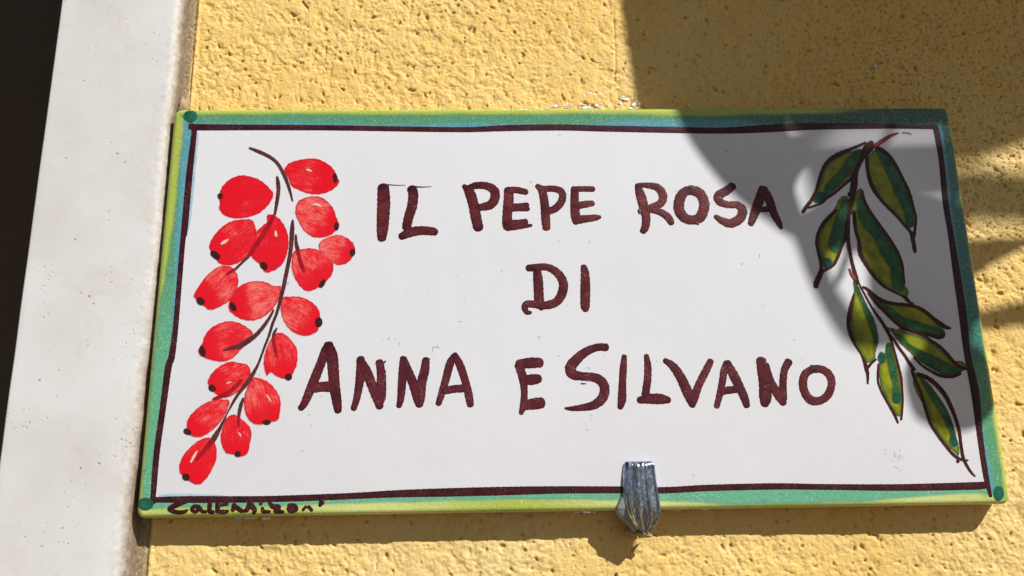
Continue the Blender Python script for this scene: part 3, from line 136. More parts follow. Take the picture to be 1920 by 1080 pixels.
class Paint:
    """collects strokes and filled patches of glaze paint lying on the tile's face"""
    def __init__(s):
        s.v, s.f, s.a, s.b = [], [], [], []
    def stroke(s, pts, h, rough=.05, body=.035):
        if len(pts) < 2: return
        Q = catmull(pts, .3)
        c, wd = Q[:, :2], np.maximum(Q[:, 2], .1)
        d = np.gradient(c, axis=0)
        d /= np.linalg.norm(d, axis=1)[:, None] + 1e-9
        c = list(c); hw = list(wd / 2); d = list(d)
        for end in (0, -1):
            e, r, t = c[end].copy(), hw[end], d[end] * (-1 if end == 0 else 1)
            for k in range(1, 5):
                a = k / 4 * math.pi / 2
                q = e + t * r * .75 * math.sin(a); ww = r * max(math.cos(a), .05)
                if end == 0: c.insert(0, q); hw.insert(0, ww); d.insert(0, d[0])
                else: c.append(q); hw.append(ww); d.append(d[-1])
        n = len(c)
        j = [[0, 0], [0, 0]]
        b0 = len(s.v)
        ph = [rng.uniform(0, 6.3) for _ in range(6)]
        for i in range(n):
            nx, nz = -d[i][1], d[i][0]
            for q, u in enumerate((-1, -.82, 0, .82, 1)):
                r = hw[i]
                if u:
                    sd = 0 if u < 0 else 3
                    r *= 1 + rough * (math.sin(i * .9 + ph[sd]) * .5 + math.sin(i * 2.3 + ph[sd + 1]) * .5) + rng.gauss(0, rough * .35)
                x, z = c[i][0] + nx * u * r, c[i][1] + nz * u * r
                up = body * (1 - u * u) ** .5 if abs(u) < 1 else 0
                s.v.append((x, surf_y(x, z) - h - up, z))
                s.a.append(i / n); s.b.append(abs(u))
        for i in range(n - 1):
            for q in range(4):
                k = b0 + i * 5 + q
                s.f.append((k, k + 1, k + 6, k + 5))
    def fill(s, outline, h, wob=.03):
        Q = catmull(outline, .35, True)
        n = len(Q)
        ph = [rng.uniform(0, 6.3) for _ in range(3)]
        P = []
        for i in range(n):
            t = Q[(i + 1) % n] - Q[i - 1]
            t = t / (np.linalg.norm(t) + 1e-9)
            k = wob * (math.sin(i * .7 + ph[0]) + math.sin(i * 1.9 + ph[1]) + rng.gauss(0, .6))
            P.append((Q[i][0] + t[1] * k, Q[i][1] - t[0] * k))
        area = sum(P[i][0] * P[(i + 1) % n][1] - P[(i + 1) % n][0] * P[i][1] for i in range(n))
        if area < 0: P.reverse()
        B = np.array(P)
        A2 = np.roll(B, -1, axis=0)
        def edge_dist(q):
            d = A2 - B; w = q - B
            t = np.clip((w * d).sum(1) / ((d * d).sum(1) + 1e-12), 0, 1)
            return float(np.sqrt(((w - d * t[:, None]) ** 2).sum(1).min()))
        def inside(q):
            x, z = q
            c = ((B[:, 1] > z) != (A2[:, 1] > z)) & (x < (A2[:, 0] - B[:, 0]) * (z - B[:, 1]) / (A2[:, 1] - B[:, 1] + 1e-12) + B[:, 0])
            return bool(c.sum() % 2)
        extra = []
        for gx in np.arange(B[:, 0].min(), B[:, 0].max(), .55):
            for gz in np.arange(B[:, 1].min(), B[:, 1].max(), .55):
                q = np.array((gx + rng.uniform(-.1, .1), gz + rng.uniform(-.1, .1)))
                if inside(q) and edge_dist(q) > .22: extra.append(q)
        allp = [Vector((a, b)) for a, b in P] + [Vector((float(a), float(b))) for a, b in extra]
        vs, _, fs, *_ = delaunay_2d_cdt(allp, [(i, (i + 1) % n) for i in range(n)], [], 1, 1e-5)
        b0 = len(s.v)
        for q in vs:
            s.v.append((q.x, surf_y(q.x, q.y) - h, q.y)); s.a.append(edge_dist(np.array((q.x, q.y)))); s.b.append(0.0)
        for t in fs:
            s.f.append(tuple(b0 + k for k in t))
    def build(s, name, mat, parent):
        # faces look out of the wall (towards -y)
        F = []
        for f in s.f:
            a, b, c = (np.array(s.v[k]) for k in f[:3])
            nrm = np.cross(b - a, c - a)
            F.append(f if nrm[1] <= 0 else f[::-1])
        return link(name, mesh_from(name, s.v, F, {'along': s.a, 'across': s.b}), mat, parent)

# ------------------------------------------------------------------ materials
class M:
    def __init__(s, name):
        s.m = bpy.data.materials.new(name); s.m.use_nodes = True
        s.t = s.m.node_tree; s.p = s.t.nodes["Principled BSDF"]
        s.tc = s.t.nodes.new("ShaderNodeTexCoord")
    def n(s, typ, **kw):
        q = s.t.nodes.new(typ)
        for k, v in kw.items():
            if k.startswith('i_'): q.inputs[k[2:].replace('_', ' ')].default_value = v
            else: setattr(q, k, v)
        return q
    def l(s, a, b): s.t.links.new(a, b)
    def set(s, **kw):
        for k, v in kw.items(): s.p.inputs[k.replace('_', ' ')].default_value = v
    def noise(s, scale, detail=3, rough=.5, co=None, dist=0):
        q = s.n("ShaderNodeTexNoise", i_Scale=scale, i_Detail=detail, i_Roughness=rough, i_Distortion=dist)
        s.l(co or s.tc.outputs['Object'], q.inputs['Vector']); return q.outputs['Fac']
    def ramp(s, fac, *stops):
        r = s.n("ShaderNodeValToRGB")
        e = r.color_ramp.elements
        while len(e) < len(stops): e.new(.5)
        for k, (p, c) in zip(e, stops):
            k.position = p; k.color = c if len(c) == 4 else (*c, 1)
        s.l(fac, r.inputs[0]); return r.outputs['Color']
    def rng(s, v, a, b, c=0, d=1):
        r = s.n("ShaderNodeMapRange", clamp=True)
        for k, q in zip(('From Min', 'From Max', 'To Min', 'To Max'), (a, b, c, d)): r.inputs[k].default_value = q
        s.l(v, r.inputs['Value']); return r.outputs[0]
    def mix(s, f, a, b, mode='MIX'):
        q = s.n("ShaderNodeMix", data_type='RGBA', blend_type=mode)
        for k, x in ((0, f), (6, a), (7, b)):
            if isinstance(x, (int, float)): q.inputs[k].default_value = x
            elif isinstance(x, tuple): q.inputs[k].default_value = (*x[:3], 1)
            else: s.l(x, q.inputs[k])
        return q.outputs[2]
    def math(s, op, a, b=None, c=None):
        q = s.n("ShaderNodeMath", operation=op)
        for k, x in enumerate((a, b, c)):
            if x is None: continue
            if isinstance(x, (int, float)): q.inputs[k].default_value = x
            else: s.l(x, q.inputs[k])
        return q.outputs[0]
    def attr(s, name, out='Fac'):
        q = s.n("ShaderNodeAttribute", attribute_name=name); return q.outputs[out]
    def bump(s, h, dist, strength=1.0):
        b = s.n("ShaderNodeBump"); b.inputs['Strength'].default_value = strength; b.inputs['Distance'].default_value = dist
        s.l(h, b.inputs['Height']); s.l(b.outputs[0], s.p.inputs['Normal'])
    def color(s, c):
        if isinstance(c, tuple): s.p.inputs['Base Color'].default_value = (*c, 1)
        else: s.l(c, s.p.inputs['Base Color'])
    def speck(s, scale, thr):
        """small bright dots in fired paint: pinholes and painted-in glints"""
        v = s.n("ShaderNodeTexVoronoi", i_Scale=scale); s.l(s.tc.outputs['Object'], v.inputs['Vector'])
        big = s.noise(160, 2)
        r = s.math('MULTIPLY', s.rng(v.outputs['Distance'], thr, thr * .45), s.rng(big, .42, .62))
        return r

def glaze_bump(m, k=1.0):
    a = m.noise(420, 3); b = m.noise(1500, 2)
    w_ = m.noise(38, 2)
    m.bump(m.math('ADD', m.math('ADD', a, m.math('MULTIPLY', b, .35)), m.math('MULTIPLY', w_, 6.0)), .00006 * k, .7)

def mat_white():
    m = M("white_glaze")
    c = m.ramp(m.noise(14, 4), (.3, (.675, .67, .695)), (.7, (.71, .705, .725)))
    c = m.mix(m.rng(m.noise(60, 5, .7), .62, .8, 0, .10), c, (.50, .50, .50))
    v = m.n("ShaderNodeTexVoronoi", i_Scale=115); m.l(m.tc.outputs['Object'], v.inputs['Vector'])
    dots = m.math('MULTIPLY', m.rng(v.outputs['Distance'], .085, .045), m.rng(m.noise(90, 2), .52, .6))
    c = m.mix(m.math('MULTIPLY', dots, .55), c, (.33, .31, .32))
    m.color(c); m.set(Roughness=.13, IOR=1.5)
    glaze_bump(m, .8)
    return m.m

def mat_paint(name, dark, light, speck=.5, rough=.3, sheen=(.75, .35, .35), edge=None):
    m = M(name)
    c = m.mix(m.rng(m.noise(230, 4, .6), .35, .68), dark, light)
    if edge: c = m.mix(m.rng(m.attr('across'), .55, 1.0, 0, .75), c, edge)
    sp = m.speck(2100, .30)
    c = m.mix(m.math('MULTIPLY', sp, speck), c, sheen)
    m.color(c); m.set(Roughness=rough, IOR=1.5); m.p.inputs['Specular IOR Level'].default_value = .22
    m.bump(m.noise(1700, 3, .6), .00012, .7)
    return m.m

def mat_leaf(name, dark, light, speck, rough, sheen):
    m = M(name)
    c = m.mix(m.rng(m.noise(230, 4, .6), .35, .68), dark, light)
    e = m.math('ADD', m.attr('along'), m.math('MULTIPLY', m.math('SUBTRACT', m.noise(300, 4, .7), .5), .9))
    c = m.mix(m.rng(e, .0, 1.5, .85, 0), c, (.022, .075, .018))      # the green wash that runs round each leaf
    m.color(c); m.set(Roughness=rough, IOR=1.5); m.p.inputs['Specular IOR Level'].default_value = .25
    m.bump(m.noise(1700, 3, .6), .00012, .7)
    return m.m

def mat_brush(name, dark, light, speck, rough, sheen, edge):
    """brushed brown glaze: thin and reddish in mid stroke, pooled and dark at ends and rims"""
    m = M(name)
    al = m.attr('along')
    st = m.noise(75, 3, .6)
    k = m.math('ADD', m.rng(m.noise(330, 4, .65), .3, .7, 0, .6), m.math('MULTIPLY', m.math('SUBTRACT', st, .5), 1.6))
    ends = m.math('MAXIMUM', m.rng(al, .16, .0), m.rng(al, .84, 1.0))
    k = m.math('SUBTRACT', k, m.math('MULTIPLY', ends, .5))
    c = m.ramp(m.math('ADD', k, .15), (0, dark), (.45, tuple(.5 * (dark[i] + light[i]) for i in range(3))), (.95, light))
    c = m.mix(m.rng(m.noise(9, 1), .42, .62, 0, .4), c, (.075, .016, .030))  # purple tint painted in for the sky's sheen on the letters
    c = m.mix(m.rng(m.attr('across'), .6, 1.0, 0, .7), c, edge)
    c = m.mix(m.math('MULTIPLY', m.speck(1900, .34), m.rng(k, -.1, .5, .15, speck)), c, sheen)
    m.color(c); m.set(Roughness=rough, IOR=1.5); m.p.inputs['Specular IOR Level'].default_value = .25
    m.bump(m.noise(1700, 3, .6), .00015, .8)
    return m.m

def mat_wash(name, dark, light, soft, speck=.4, sheen=(.6, .8, .6)):
    """a watery wash whose rim thins out over what lies under it"""
    m = M(name)
    c = m.mix(m.rng(m.noise(190, 4, .6), .35, .68), dark, light)
    c = m.mix(m.math('MULTIPLY', m.speck(2100, .30), speck), c, sheen)
    m.color(c); m.set(Roughness=.26, IOR=1.5); m.p.inputs['Specular IOR Level'].default_value = .3
    m.bump(m.noise(1700, 3, .6), .00012, .7)
    e = m.math('ADD', m.attr('along'), m.math('MULTIPLY', m.math('SUBTRACT', m.noise(420, 4, .7), .5), .9 * soft))
    m.l(m.rng(e, .0, soft, .12, 1.0), m.p.inputs['Alpha'])
    return m.m

def mat_border():
    m = M("border_paint")
    c = m.attr('paint', 'Color')
    g = m.noise(900, 4, .7)
    c = m.mix(m.rng(g, .45, .75, 0, .35), c, (.30, .55, .45))
    c = m.mix(m.rng(m.noise(260, 3, .6), .55, .8, 0, .35), c, (.03, .13, .09))
    c = m.mix(m.math('MULTIPLY', m.speck(1500, .26), .8), c, (.75, .85, .8))
    m.color(c); m.set(Roughness=.22, IOR=1.5)
    m.bump(m.noise(900, 3, .6), .00018, .8)
    return m.m

def mat_berry():
    m = M("berry_red")
    t, s, r, den = m.attr('t'), m.attr('s'), m.attr('rad'), m.attr('dense')
    oi = m.n("ShaderNodeObjectInfo")
    cv = m.n("ShaderNodeCombineXYZ")
    bow = m.math('MULTIPLY', m.math('MULTIPLY', s, t), .6)
    m.l(m.math('ADD', m.math('MULTIPLY', t, 1.7), bow), cv.inputs[0]); m.l(m.math('MULTIPLY', s, 4.6), cv.inputs[1])
    m.l(m.math('MULTIPLY', oi.outputs['Random'], 40.0), cv.inputs[2])
    st = m.noise(1.6, 4, .65, cv.outputs[0], .9)
    grain = m.noise(820, 3, .7)
    patch = m.noise(170, 2)
    ends = m.rng(t, .58, .95, 0, .55)
    k = m.math('ADD', m.math('ADD', st, m.math('MULTIPLY', m.math('SUBTRACT', patch, .5), .75)), m.math('ADD', ends, m.math('MULTIPLY', m.math('SUBTRACT', den, .5), .75)))
    k = m.math('ADD', k, m.math('MULTIPLY', m.math('SUBTRACT', grain, .5), .55))
    c = m.ramp(m.rng(k, .18, .80), (0, (.82, .17, .145)), (.36, (.77, .065, .062)), (.58, (.73, .012, .022)), (1, (.70, .003, .012)))
    lines = m.rng(m.noise(3.4, 3, .6, cv.outputs[0], .6), .52, .62, 0, .5)
    c = m.mix(m.math('MULTIPLY', lines, m.rng(k, .85, .6)), c, (.50, .006, .015))
    rr = m.math('ADD', r, m.math('MULTIPLY', m.math('SUBTRACT', m.noise(700, 2), .5), .05))
    c = m.mix(m.rng(rr, .905, .95, 0, .75), c, (.42, .008, .02))
    c = m.mix(m.rng(rr, .972, .99, 0, .75), c, (.88, .38, .38))
    m.color(c); m.set(Roughness=.28, IOR=1.5)
    m.bump(m.noise(900, 3), .00008, .6)
    return m.m

def mat_stucco():
    m = M("ochre_stucco")
    a = m.noise(11, 4, .55)
    c = m.ramp(a, (.3, (.78, .50, .14)), (.55, (.81, .555, .18)), (.75, (.82, .60, .235)))
    c = m.mix(m.rng(m.noise(6.5, 5, .6), .50, .68, 0, .65), c, (.82, .63, .29))
    c = m.mix(m.rng(m.noise(8.5, 6, .7), .54, .72, 0, .5), c, (.66, .44, .14))
    c = m.mix(m.rng(m.noise(120, 4, .7), .45, .75, 0, .4), c, (.79, .60, .28))
    c = m.mix(m.rng(m.noise(45, 5, .7), .6, .8, 0, .45), c, (.66, .39, .10))
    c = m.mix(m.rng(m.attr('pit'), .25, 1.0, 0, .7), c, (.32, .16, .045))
    mo = m.math('ADD', m.attr('mortar'), m.math('MULTIPLY', m.math('SUBTRACT', m.noise(700, 4, .7), .5), .5))
    c = m.mix(m.rng(mo, .35, .6, 0, .92), c, m.ramp(m.noise(900, 4, .8), (.35, (.13, .085, .045)), (.65, (.42, .33, .21))))
    m.color(c); m.set(Roughness=.92, IOR=1.35)
    m.bump(m.math('ADD', m.noise(900, 5, .65), m.math('MULTIPLY', m.noise(2300, 3, .6), .5)), .00035, 1.0)
    return m.m

def mat_stone():
    m = M("pale_jamb_stone")
    c = m.ramp(m.noise(24, 5, .6), (.3, (.595, .575, .54)), (.5, (.645, .63, .61)), (.72, (.685, .68, .67)))
    c = m.mix(m.rng(m.noise(55, 6, .75), .54, .74, 0, .45), c, (.56, .49, .40))
    e = m.attr('grime')
    ee = m.math('ADD', e, m.math('MULTIPLY', m.math('SUBTRACT', m.noise(500, 5, .75), .5), .9))
    c = m.mix(m.rng(ee, .25, .6, 0, .75), c, (.43, .385, .31))
    c = m.mix(m.rng(ee, .6, 1.05, 0, .9), c, (.17, .115, .065))
    v = m.n("ShaderNodeTexVoronoi", i_Scale=210); m.l(m.tc.outputs['Object'], v.inputs['Vector'])
    pore = m.math('MULTIPLY', m.rng(v.outputs['Distance'], .13, .04), m.rng(m.noise(42, 3, .6), .50, .60))
    v2 = m.n("ShaderNodeTexVoronoi", i_Scale=430); m.l(m.tc.outputs['Object'], v2.inputs['Vector'])
    pore2 = m.math('MULTIPLY', m.rng(v2.outputs['Distance'], .22, .08), m.rng(m.noise(60, 3, .6), .52, .68))
    c = m.mix(m.math('MULTIPLY', m.math('MAXIMUM', pore, m.math('MULTIPLY', pore2, .6)), .7), c, (.20, .18, .155))
    m.color(c); m.set(Roughness=.6, IOR=1.4)
    h = m.math('SUBTRACT', m.math('MULTIPLY', m.noise(650, 5, .65), .35), m.math('MAXIMUM', pore, pore2))
    m.bump(h, .00018, .7)
    return m.m

def mat_door():
    m = M("dark_door")
    m.color(m.mix(m.noise(800, 4, .7), (.10, .075, .058), (.16, .12, .09))); m.set(Roughness=.85, IOR=1.2)
    m.bump(m.noise(600, 4), .0003, .5)
    return m.m

def mat_metal():
    m = M("zinc_steel")
    sc_ = m.n("ShaderNodeVectorMath", operation='MULTIPLY'); m.l(m.tc.outputs['Object'], sc_.inputs[0]); sc_.inputs[1].default_value = (1.0, 1.0, .6)
    c = m.ramp(m.noise(900, 5, .75, sc_.outputs[0]), (.28, (.15, .20, .30)), (.52, (.38, .45, .56)), (.66, (.92, .94, .95)))  # bluish tones and white flecks put sky reflection and glints into the colour
    m.color(c); m.set(Metallic=1.0)
    m.l(m.rng(m.noise(700, 4), .3, .7, .10, .34), m.p.inputs['Roughness'])
    m.bump(m.noise(1100, 5, .7, sc_.outputs[0]), .00016, .8)
    return m.m

def mat_glue():
    m = M("clear_glue")
    m.color(m.mix(m.noise(220, 4), (.30, .32, .35), (.46, .47, .48))); m.set(Roughness=.28, IOR=1.42)
    m.p.inputs['Transmission Weight'].default_value = .35
    m.bump(m.noise(500, 3), .0002, .6)
    return m.m

def mat_simple(name, a, b, scale, rough=.6, bump=.0, bs=500):
    m = M(name)
    m.color(m.mix(m.rng(m.noise(scale, 4, .6), .35, .65), a, b)); m.set(Roughness=rough)
    if bump: m.bump(m.noise(bs, 4), bump, .8)
    return m.m

WHITE = mat_white()
BROWN = mat_brush("brown_letter_paint", (.040, .005, .008), (.150, .020, .020), .75, .32, (.55, .25, .24), (.034, .005, .008))
LINE = mat_paint("brown_line_paint", (.030, .007, .009), (.066, .011, .015), .4, .32, (.6, .35, .35), (.03, .007, .010))
STEMP = mat_paint("stem_paint", (.062, .018, .018), (.115, .034, .034), .4, .3, (.5, .3, .3))
DRED = mat_paint("dark_red_paint", (.30, .004, .012), (.38, .012, .016), .15, .3)
CALYX = mat_paint("calyx_paint", (.030, .010, .009), (.055, .014, .012), .2, .3)
HILITE = mat_paint("highlight_paint", (.70, .42, .38), (.76, .60, .57), .0, .25, edge=(.80, .10, .09))
LEAFY = mat_leaf("yellow_green_paint", (.15, .185, .008), (.36, .35, .016), .1, .25, (.6, .6, .25))
LEAFG = mat_wash("green_paint", (.008, .055, .016), (.034, .145, .045), 1.15)
TEAL = mat_paint("teal_paint", (.008, .075, .045), (.028, .14, .085), .35, .24, (.4, .6, .55))
DAB = mat_wash("teal_dab_paint", (.005, .050, .032), (.014, .090, .055), .5, .2)
LOUT = mat_paint("leaf_outline_paint", (.034, .006, .007), (.080, .012, .010), .2, .3)
TWIG = mat_paint("red_twig_paint", (.20, .020, .012), (.33, .045, .030), .4, .3)
PALEB = mat_paint("pale_blue_paint", (.30, .45, .55), (.45, .55, .62), .0, .25)
BLEM = mat_paint("blemish", (.30, .29, .29), (.50, .49, .48), .0, .3)
BORDER = mat_border()
BERRY = mat_berry()
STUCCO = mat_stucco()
STONE = mat_stone()
DOOR = mat_door()
METAL = mat_metal()
GLUE = mat_glue()
BISCUIT = mat_simple("tile_biscuit", (.50, .36, .25), (.58, .44, .33), 200, .8, .0002)
RESIDUE = mat_simple("white_residue", (.72, .69, .62), (.80, .79, .76), 400, .35, .0004, 900)
TANGLUE = mat_simple("tan_glue", (.34, .25, .12), (.50, .40, .25), 300, .4, .0003)
FOLIAGE = mat_simple("foliage", (.035, .085, .018), (.070, .13, .030), 60, .45)
BARK = mat_simple("bark", (.10, .07, .045), (.18, .13, .09), 200, .85, .001)

# ------------------------------------------------------------------ noise on arrays
class Noise:
    def __init__(s, seed): s.r = np.random.default_rng(seed).random((256, 256)).astype(np.float32)
    def __call__(s, x, z, lam):
        u, v = x / lam, z / lam
        i, j = np.floor(u).astype(np.int64), np.floor(v).astype(np.int64)
        f, g = u - i, v - j
        f = f * f * f * (f * (f * 6 - 15) + 10); g = g * g * g * (g * (g * 6 - 15) + 10)
        a = s.r[i % 256, j % 256]; b = s.r[(i + 1) % 256, j % 256]; c = s.r[i % 256, (j + 1) % 256]; d = s.r[(i + 1) % 256, (j + 1) % 256]
        return (a * (1 - f) + b * f) * (1 - g) + (c * (1 - f) + d * f) * g - .5

def pits(x, z, cell, prob, rmin, rmax, seed, ang=-40, spread=35, aspect=(.45, 1.0)):
    r = np.random.default_rng(seed)
    T = 256
    ox, oz, pr, ra = r.random((T, T)), r.random((T, T)), r.random((T, T)), r.random((T, T))
    an = np.radians(ang + r.normal(0, spread, (T, T))); asp = r.uniform(*aspect, (T, T))
    i, j = np.floor(x / cell).astype(np.int64), np.floor(z / cell).astype(np.int64)
    best = np.zeros_like(x)
    for di in (-1, 0, 1):
        for dj in (-1, 0, 1):
            I, J = (i + di), (j + dj); a, b = I % T, J % T
            dx = x - (I + ox[a, b]) * cell; dz = z - (J + oz[a, b]) * cell
            c, s_ = np.cos(an[a, b]), np.sin(an[a, b])
            u = dx * c + dz * s_; v = -dx * s_ + dz * c
            R = rmin + (rmax - rmin) * ra[a, b] ** 2
            q = np.sqrt((u * asp[a, b]) ** 2 + v ** 2 ) / (R * np.sqrt(asp[a, b]))
            k = np.clip(1.25 - q, 0, 1); k = k * k * (3 - 2 * k)
            best = np.maximum(best, np.where(pr[a, b] < prob, k * (.5 + .5 * ra[a, b]), 0))
    return best

# ------------------------------------------------------------------ stucco wall
def axis(a, b, step, far_a, far_b):
    core = np.arange(a, b, step)
    lo, hi = [], []
    s_, p = step, a
    while p > far_a: s_ *= 1.3; p -= s_; lo.append(p)
    s_, p = step, core[-1]
    while p < far_b: s_ *= 1.3; p += s_; hi.append(p)
    return np.concatenate([lo[::-1], core, hi]) if lo else np.concatenate([core, hi])

wall = bpy.data.objects.new("stucco_wall", None)
COL.objects.link(wall)
props(wall, "rough ochre yellow stucco wall behind the ceramic name sign", "wall")

def build_wall():
    X = axis(-152.5, 206, .36, -152.5, 1500); Z = axis(-128, 152, .36, -1500, 1500)
    nx, nz = len(X), len(Z)
    x, z = [a.ravel() for a in np.meshgrid(X, Z, indexing='xy')]
    N = [Noise(k) for k in range(11, 21)]
    wx = x + 2.2 * N[8](x, z, 7) ; wz = z + 2.2 * N[9](x, z, 7)
    h = 1.0 * N[0](x, z, 52)
    med = .75 * N[1](wx, wz, 11) + .75 * N[2](wx, wz, 5.2) + .85 * N[3](wx, wz, 2.5) + .75 * N[4](wx, wz, 1.25) + .38 * N[5](x, z, .74)
    top = .10 + .25 * N[6](x, z, 24)
    med = np.where(med > top, top + (med - top) * .42, med)          # trowelled flat on top
    h = h + .62 * med
    rag = np.clip((x - 30) / 100, 0, 1) * np.clip((z + 20) / 60, 0, 1)
    vx, vz = x + 1.6 * N[8](x, z, 2.3), z + 1.6 * N[9](x, z, 2.3)
    P1 = pits(vx, vz, 3.4, .42, .28, .85, 3)
    P2 = pits(vx + 50, vz, 1.9, .45, .2, .42, 4, aspect=(.6, 1))
    P3 = pits(vx, vz + 31, 8.5, .42, .5, 1.25, 5, ang=-55, aspect=(.25, .6))
    P4 = pits(x, z, 1.8, .85, .24, .55, 6, aspect=(.8, 1)) * (.12 + .88 * rag)
    h -= .8 * P1 + .4 * P2 + .95 * P3 + 1.0 * P4
    # trowel line and smoothed strip along the stone jamb
    k = np.clip((x + 151) / 7, 0, 1)
    h = h * (.35 + .65 * k) - .8 * np.exp(-((x + 148.4 + .8 * N[6](x, z, 30)) / .45) ** 2) + .35 * np.exp(-((x + 147.2) / .6) ** 2)
    # two hairline cracks above the sign
    for cx, z0, z1, ph in ((21, 88, 125, 0), (-35, 84, 104, 2)):
        c = cx + 1.6 * N[7](np.full_like(x, ph * 40.), z, 9)
        h -= .55 * np.exp(-((x - c) / .32) ** 2) * (np.clip((z - z0) / 6, 0, 1) * np.clip((z1 - z) / 6, 0, 1)) * np.clip(.6 + 2 * N[6](x, z, 6), 0, 1)
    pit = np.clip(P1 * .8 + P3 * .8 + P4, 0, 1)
    y = WALL_Y - h
    co = np.empty((nx * nz, 3), np.float32); co[:, 0] = x; co[:, 1] = y; co[:, 2] = z; co *= .001
    me = bpy.data.meshes.new("stucco_face")
    me.vertices.add(nx * nz); me.vertices.foreach_set('co', co.ravel())
    i, j = np.meshgrid(np.arange(nx - 1), np.arange(nz - 1), indexing='xy')
    a = (j * nx + i).ravel()
    q = np.stack([a, a + 1, a + nx + 1, a + nx], 1).astype(np.int32)
    nf = len(q)
    me.loops.add(nf * 4); me.loops.foreach_set('vertex_index', q.ravel())
    me.polygons.add(nf); me.polygons.foreach_set('loop_start', np.arange(0, nf * 4, 4, dtype=np.int32))
    me.polygons.foreach_set('use_smooth', np.ones(nf, bool))
    me.update(calc_edges=True)
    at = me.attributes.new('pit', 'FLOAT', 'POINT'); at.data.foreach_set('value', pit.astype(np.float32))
    mort = np.clip((-147.9 - x + .5 * N[6](x, z, 8)) / 1.0, 0, 1)
    at = me.attributes.new('mortar', 'FLOAT', 'POINT'); at.data.foreach_set('value', mort.astype(np.float32))
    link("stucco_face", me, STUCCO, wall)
build_wall()

def blob_mesh(name, items, mat, parent, ny=5, seed=1):
    """irregular low lumps: items are (x, y, z, rx, ry, rz)"""
    r = np.random.default_rng(seed)
    V, F = [], []
    for (x, y, z, rx, ry, rz) in items:
        b0 = len(V); nu, nv = 10, 6
        k = np.clip(1 + .42 * r.normal(size=(nv + 1, nu)), .25, 2.0)
        for j in range(nv + 1):
            ph = math.pi * j / nv
            for i in range(nu):
                th = 2 * math.pi * i / nu
                kk = k[j, i] if 0 < j < nv else 1
                V.append((x + rx * math.sin(ph) * math.cos(th) * kk, y - ry * math.sin(ph) * math.sin(th) * kk, z + rz * math.cos(ph) * kk))
        for j in range(nv):
            for i in range(nu):
                F.append((b0 + j * nu + i, b0 + j * nu + (i + 1) % nu, b0 + (j + 1) * nu + (i + 1) % nu, b0 + (j + 1) * nu + i))
    return link(name, mesh_from(name, V, F), mat, parent)

rr = random.Random(3)
fl = []
for _ in range(130):
    u = rr.random()
    x = rr.uniform(-34, 31); top = 78.5 + 11 * max(0, 1 - abs(x - 17) / 26) * rr.random() ** 1.5
    s_ = rr.uniform(.12, .6)
    fl.append((x, WALL_Y - rr.uniform(-.2, .15), top, s_ * rr.uniform(.6, 2.2), .11, s_ * rr.uniform(.4, 1.2)))
for _ in range(26):
    x = rr.uniform(35, 118); s_ = rr.uniform(.15, .4)
    fl.append((x, WALL_Y - .2, 78.3 + 4 * rr.random() ** 2, s_ * 1.4, .2, s_))
fl.append((127.5, WALL_Y - .4, 97.5, 1.0, .4, 1.0))
props(blob_mesh("adhesive_residue", fl, RESIDUE, wall, seed=8), kind='stuff')

# ------------------------------------------------------------------ stone jamb and dark door
def build_jamb():
    X0, X1, D, R = -198.0, -151.2, 166.0, 3.6
    prof = [(X0, D, 0.)]
    for k in range(7):
        a = k / 6 * math.pi / 2
        prof.append((X0 + .9 - .9 * math.cos(a), .5 + .9 - .9 * math.sin(a), 0.))
    for k in range(1, 24): prof.append((X0 + .9 + (X1 - R - X0 - .9) * k / 24, .5, max(0, (k - 17) / 7) ** 2 * .22))
    for k in range(11):
        a = k / 10 * math.pi / 2
        prof.append((X1 - R + R * math.sin(a), .5 + R - R * math.cos(a), .22 + .55 * k / 10))
    for k in range(1, 5): prof.append((X1, .5 + R + (12 - R) * k / 4, 1.0))
    prof.append((X1, D, 1.0))
    Zs = np.concatenate([np.linspace(-1500, -135, 12), np.arange(-130, 160, 1.6), np.linspace(165, 1500, 12)])
    V, F, G = [], [], []
    N1, N2 = Noise(31), Noise(32)
    n = len(prof)
    for z in Zs:
        low = min(max((20 - z) / 100, 0), 1)      # the dirty worn edge widens towards the bottom
        for (px, py, g) in prof:
            edge = min(g / .3, 1)
            dx = edge * (.9 * float(N1(np.array([z]), np.array([3.0]), 14)[0]) + .5 * float(N2(np.array([z]), np.array([py]), 3.2)[0])) - .9 * edge * low
            dy = .25 * float(N1(np.array([px]), np.array([z]), 18)[0]) + .9 * edge * low
            V.append((px + dx, py + dy, z)); G.append(min(g * (1.25 + .6 * low), 1.0))
    for j in range(len(Zs) - 1):
        for i in range(n - 1):
            F.append((j * n + i, j * n + i + 1, (j + 1) * n + i + 1, (j + 1) * n + i))
    me = mesh_from("stone_jamb", V, F, {'grime': G})
    o = link("stone_jamb", me, STONE)
    props(o, "off white pitted stone door jamb standing left of the ceramic sign", "door jamb")
build_jamb()

def boxmesh(name, lo, hi, mat, parent=None, bev=1.0):
    bm = bmesh.new()
    bmesh.ops.create_cube(bm, size=1)
    for v in bm.verts:
        v.co = Vector([(lo[k] + hi[k]) / 2 + v.co[k] * (hi[k] - lo[k]) for k in range(3)]) * .001
    bmesh.ops.bevel(bm, geom=list(bm.edges), offset=bev * .001, segments=2, affect='EDGES')
    me = bpy.data.meshes.new(name); bm.to_mesh(me); bm.free()
    return link(name, me, mat, parent)
door = boxmesh("door", (-1100, 165, -1500), (-176, 205, 1500), DOOR, bev=2)
props(door, "very dark brown door in the shade beyond the stone jamb", "door")

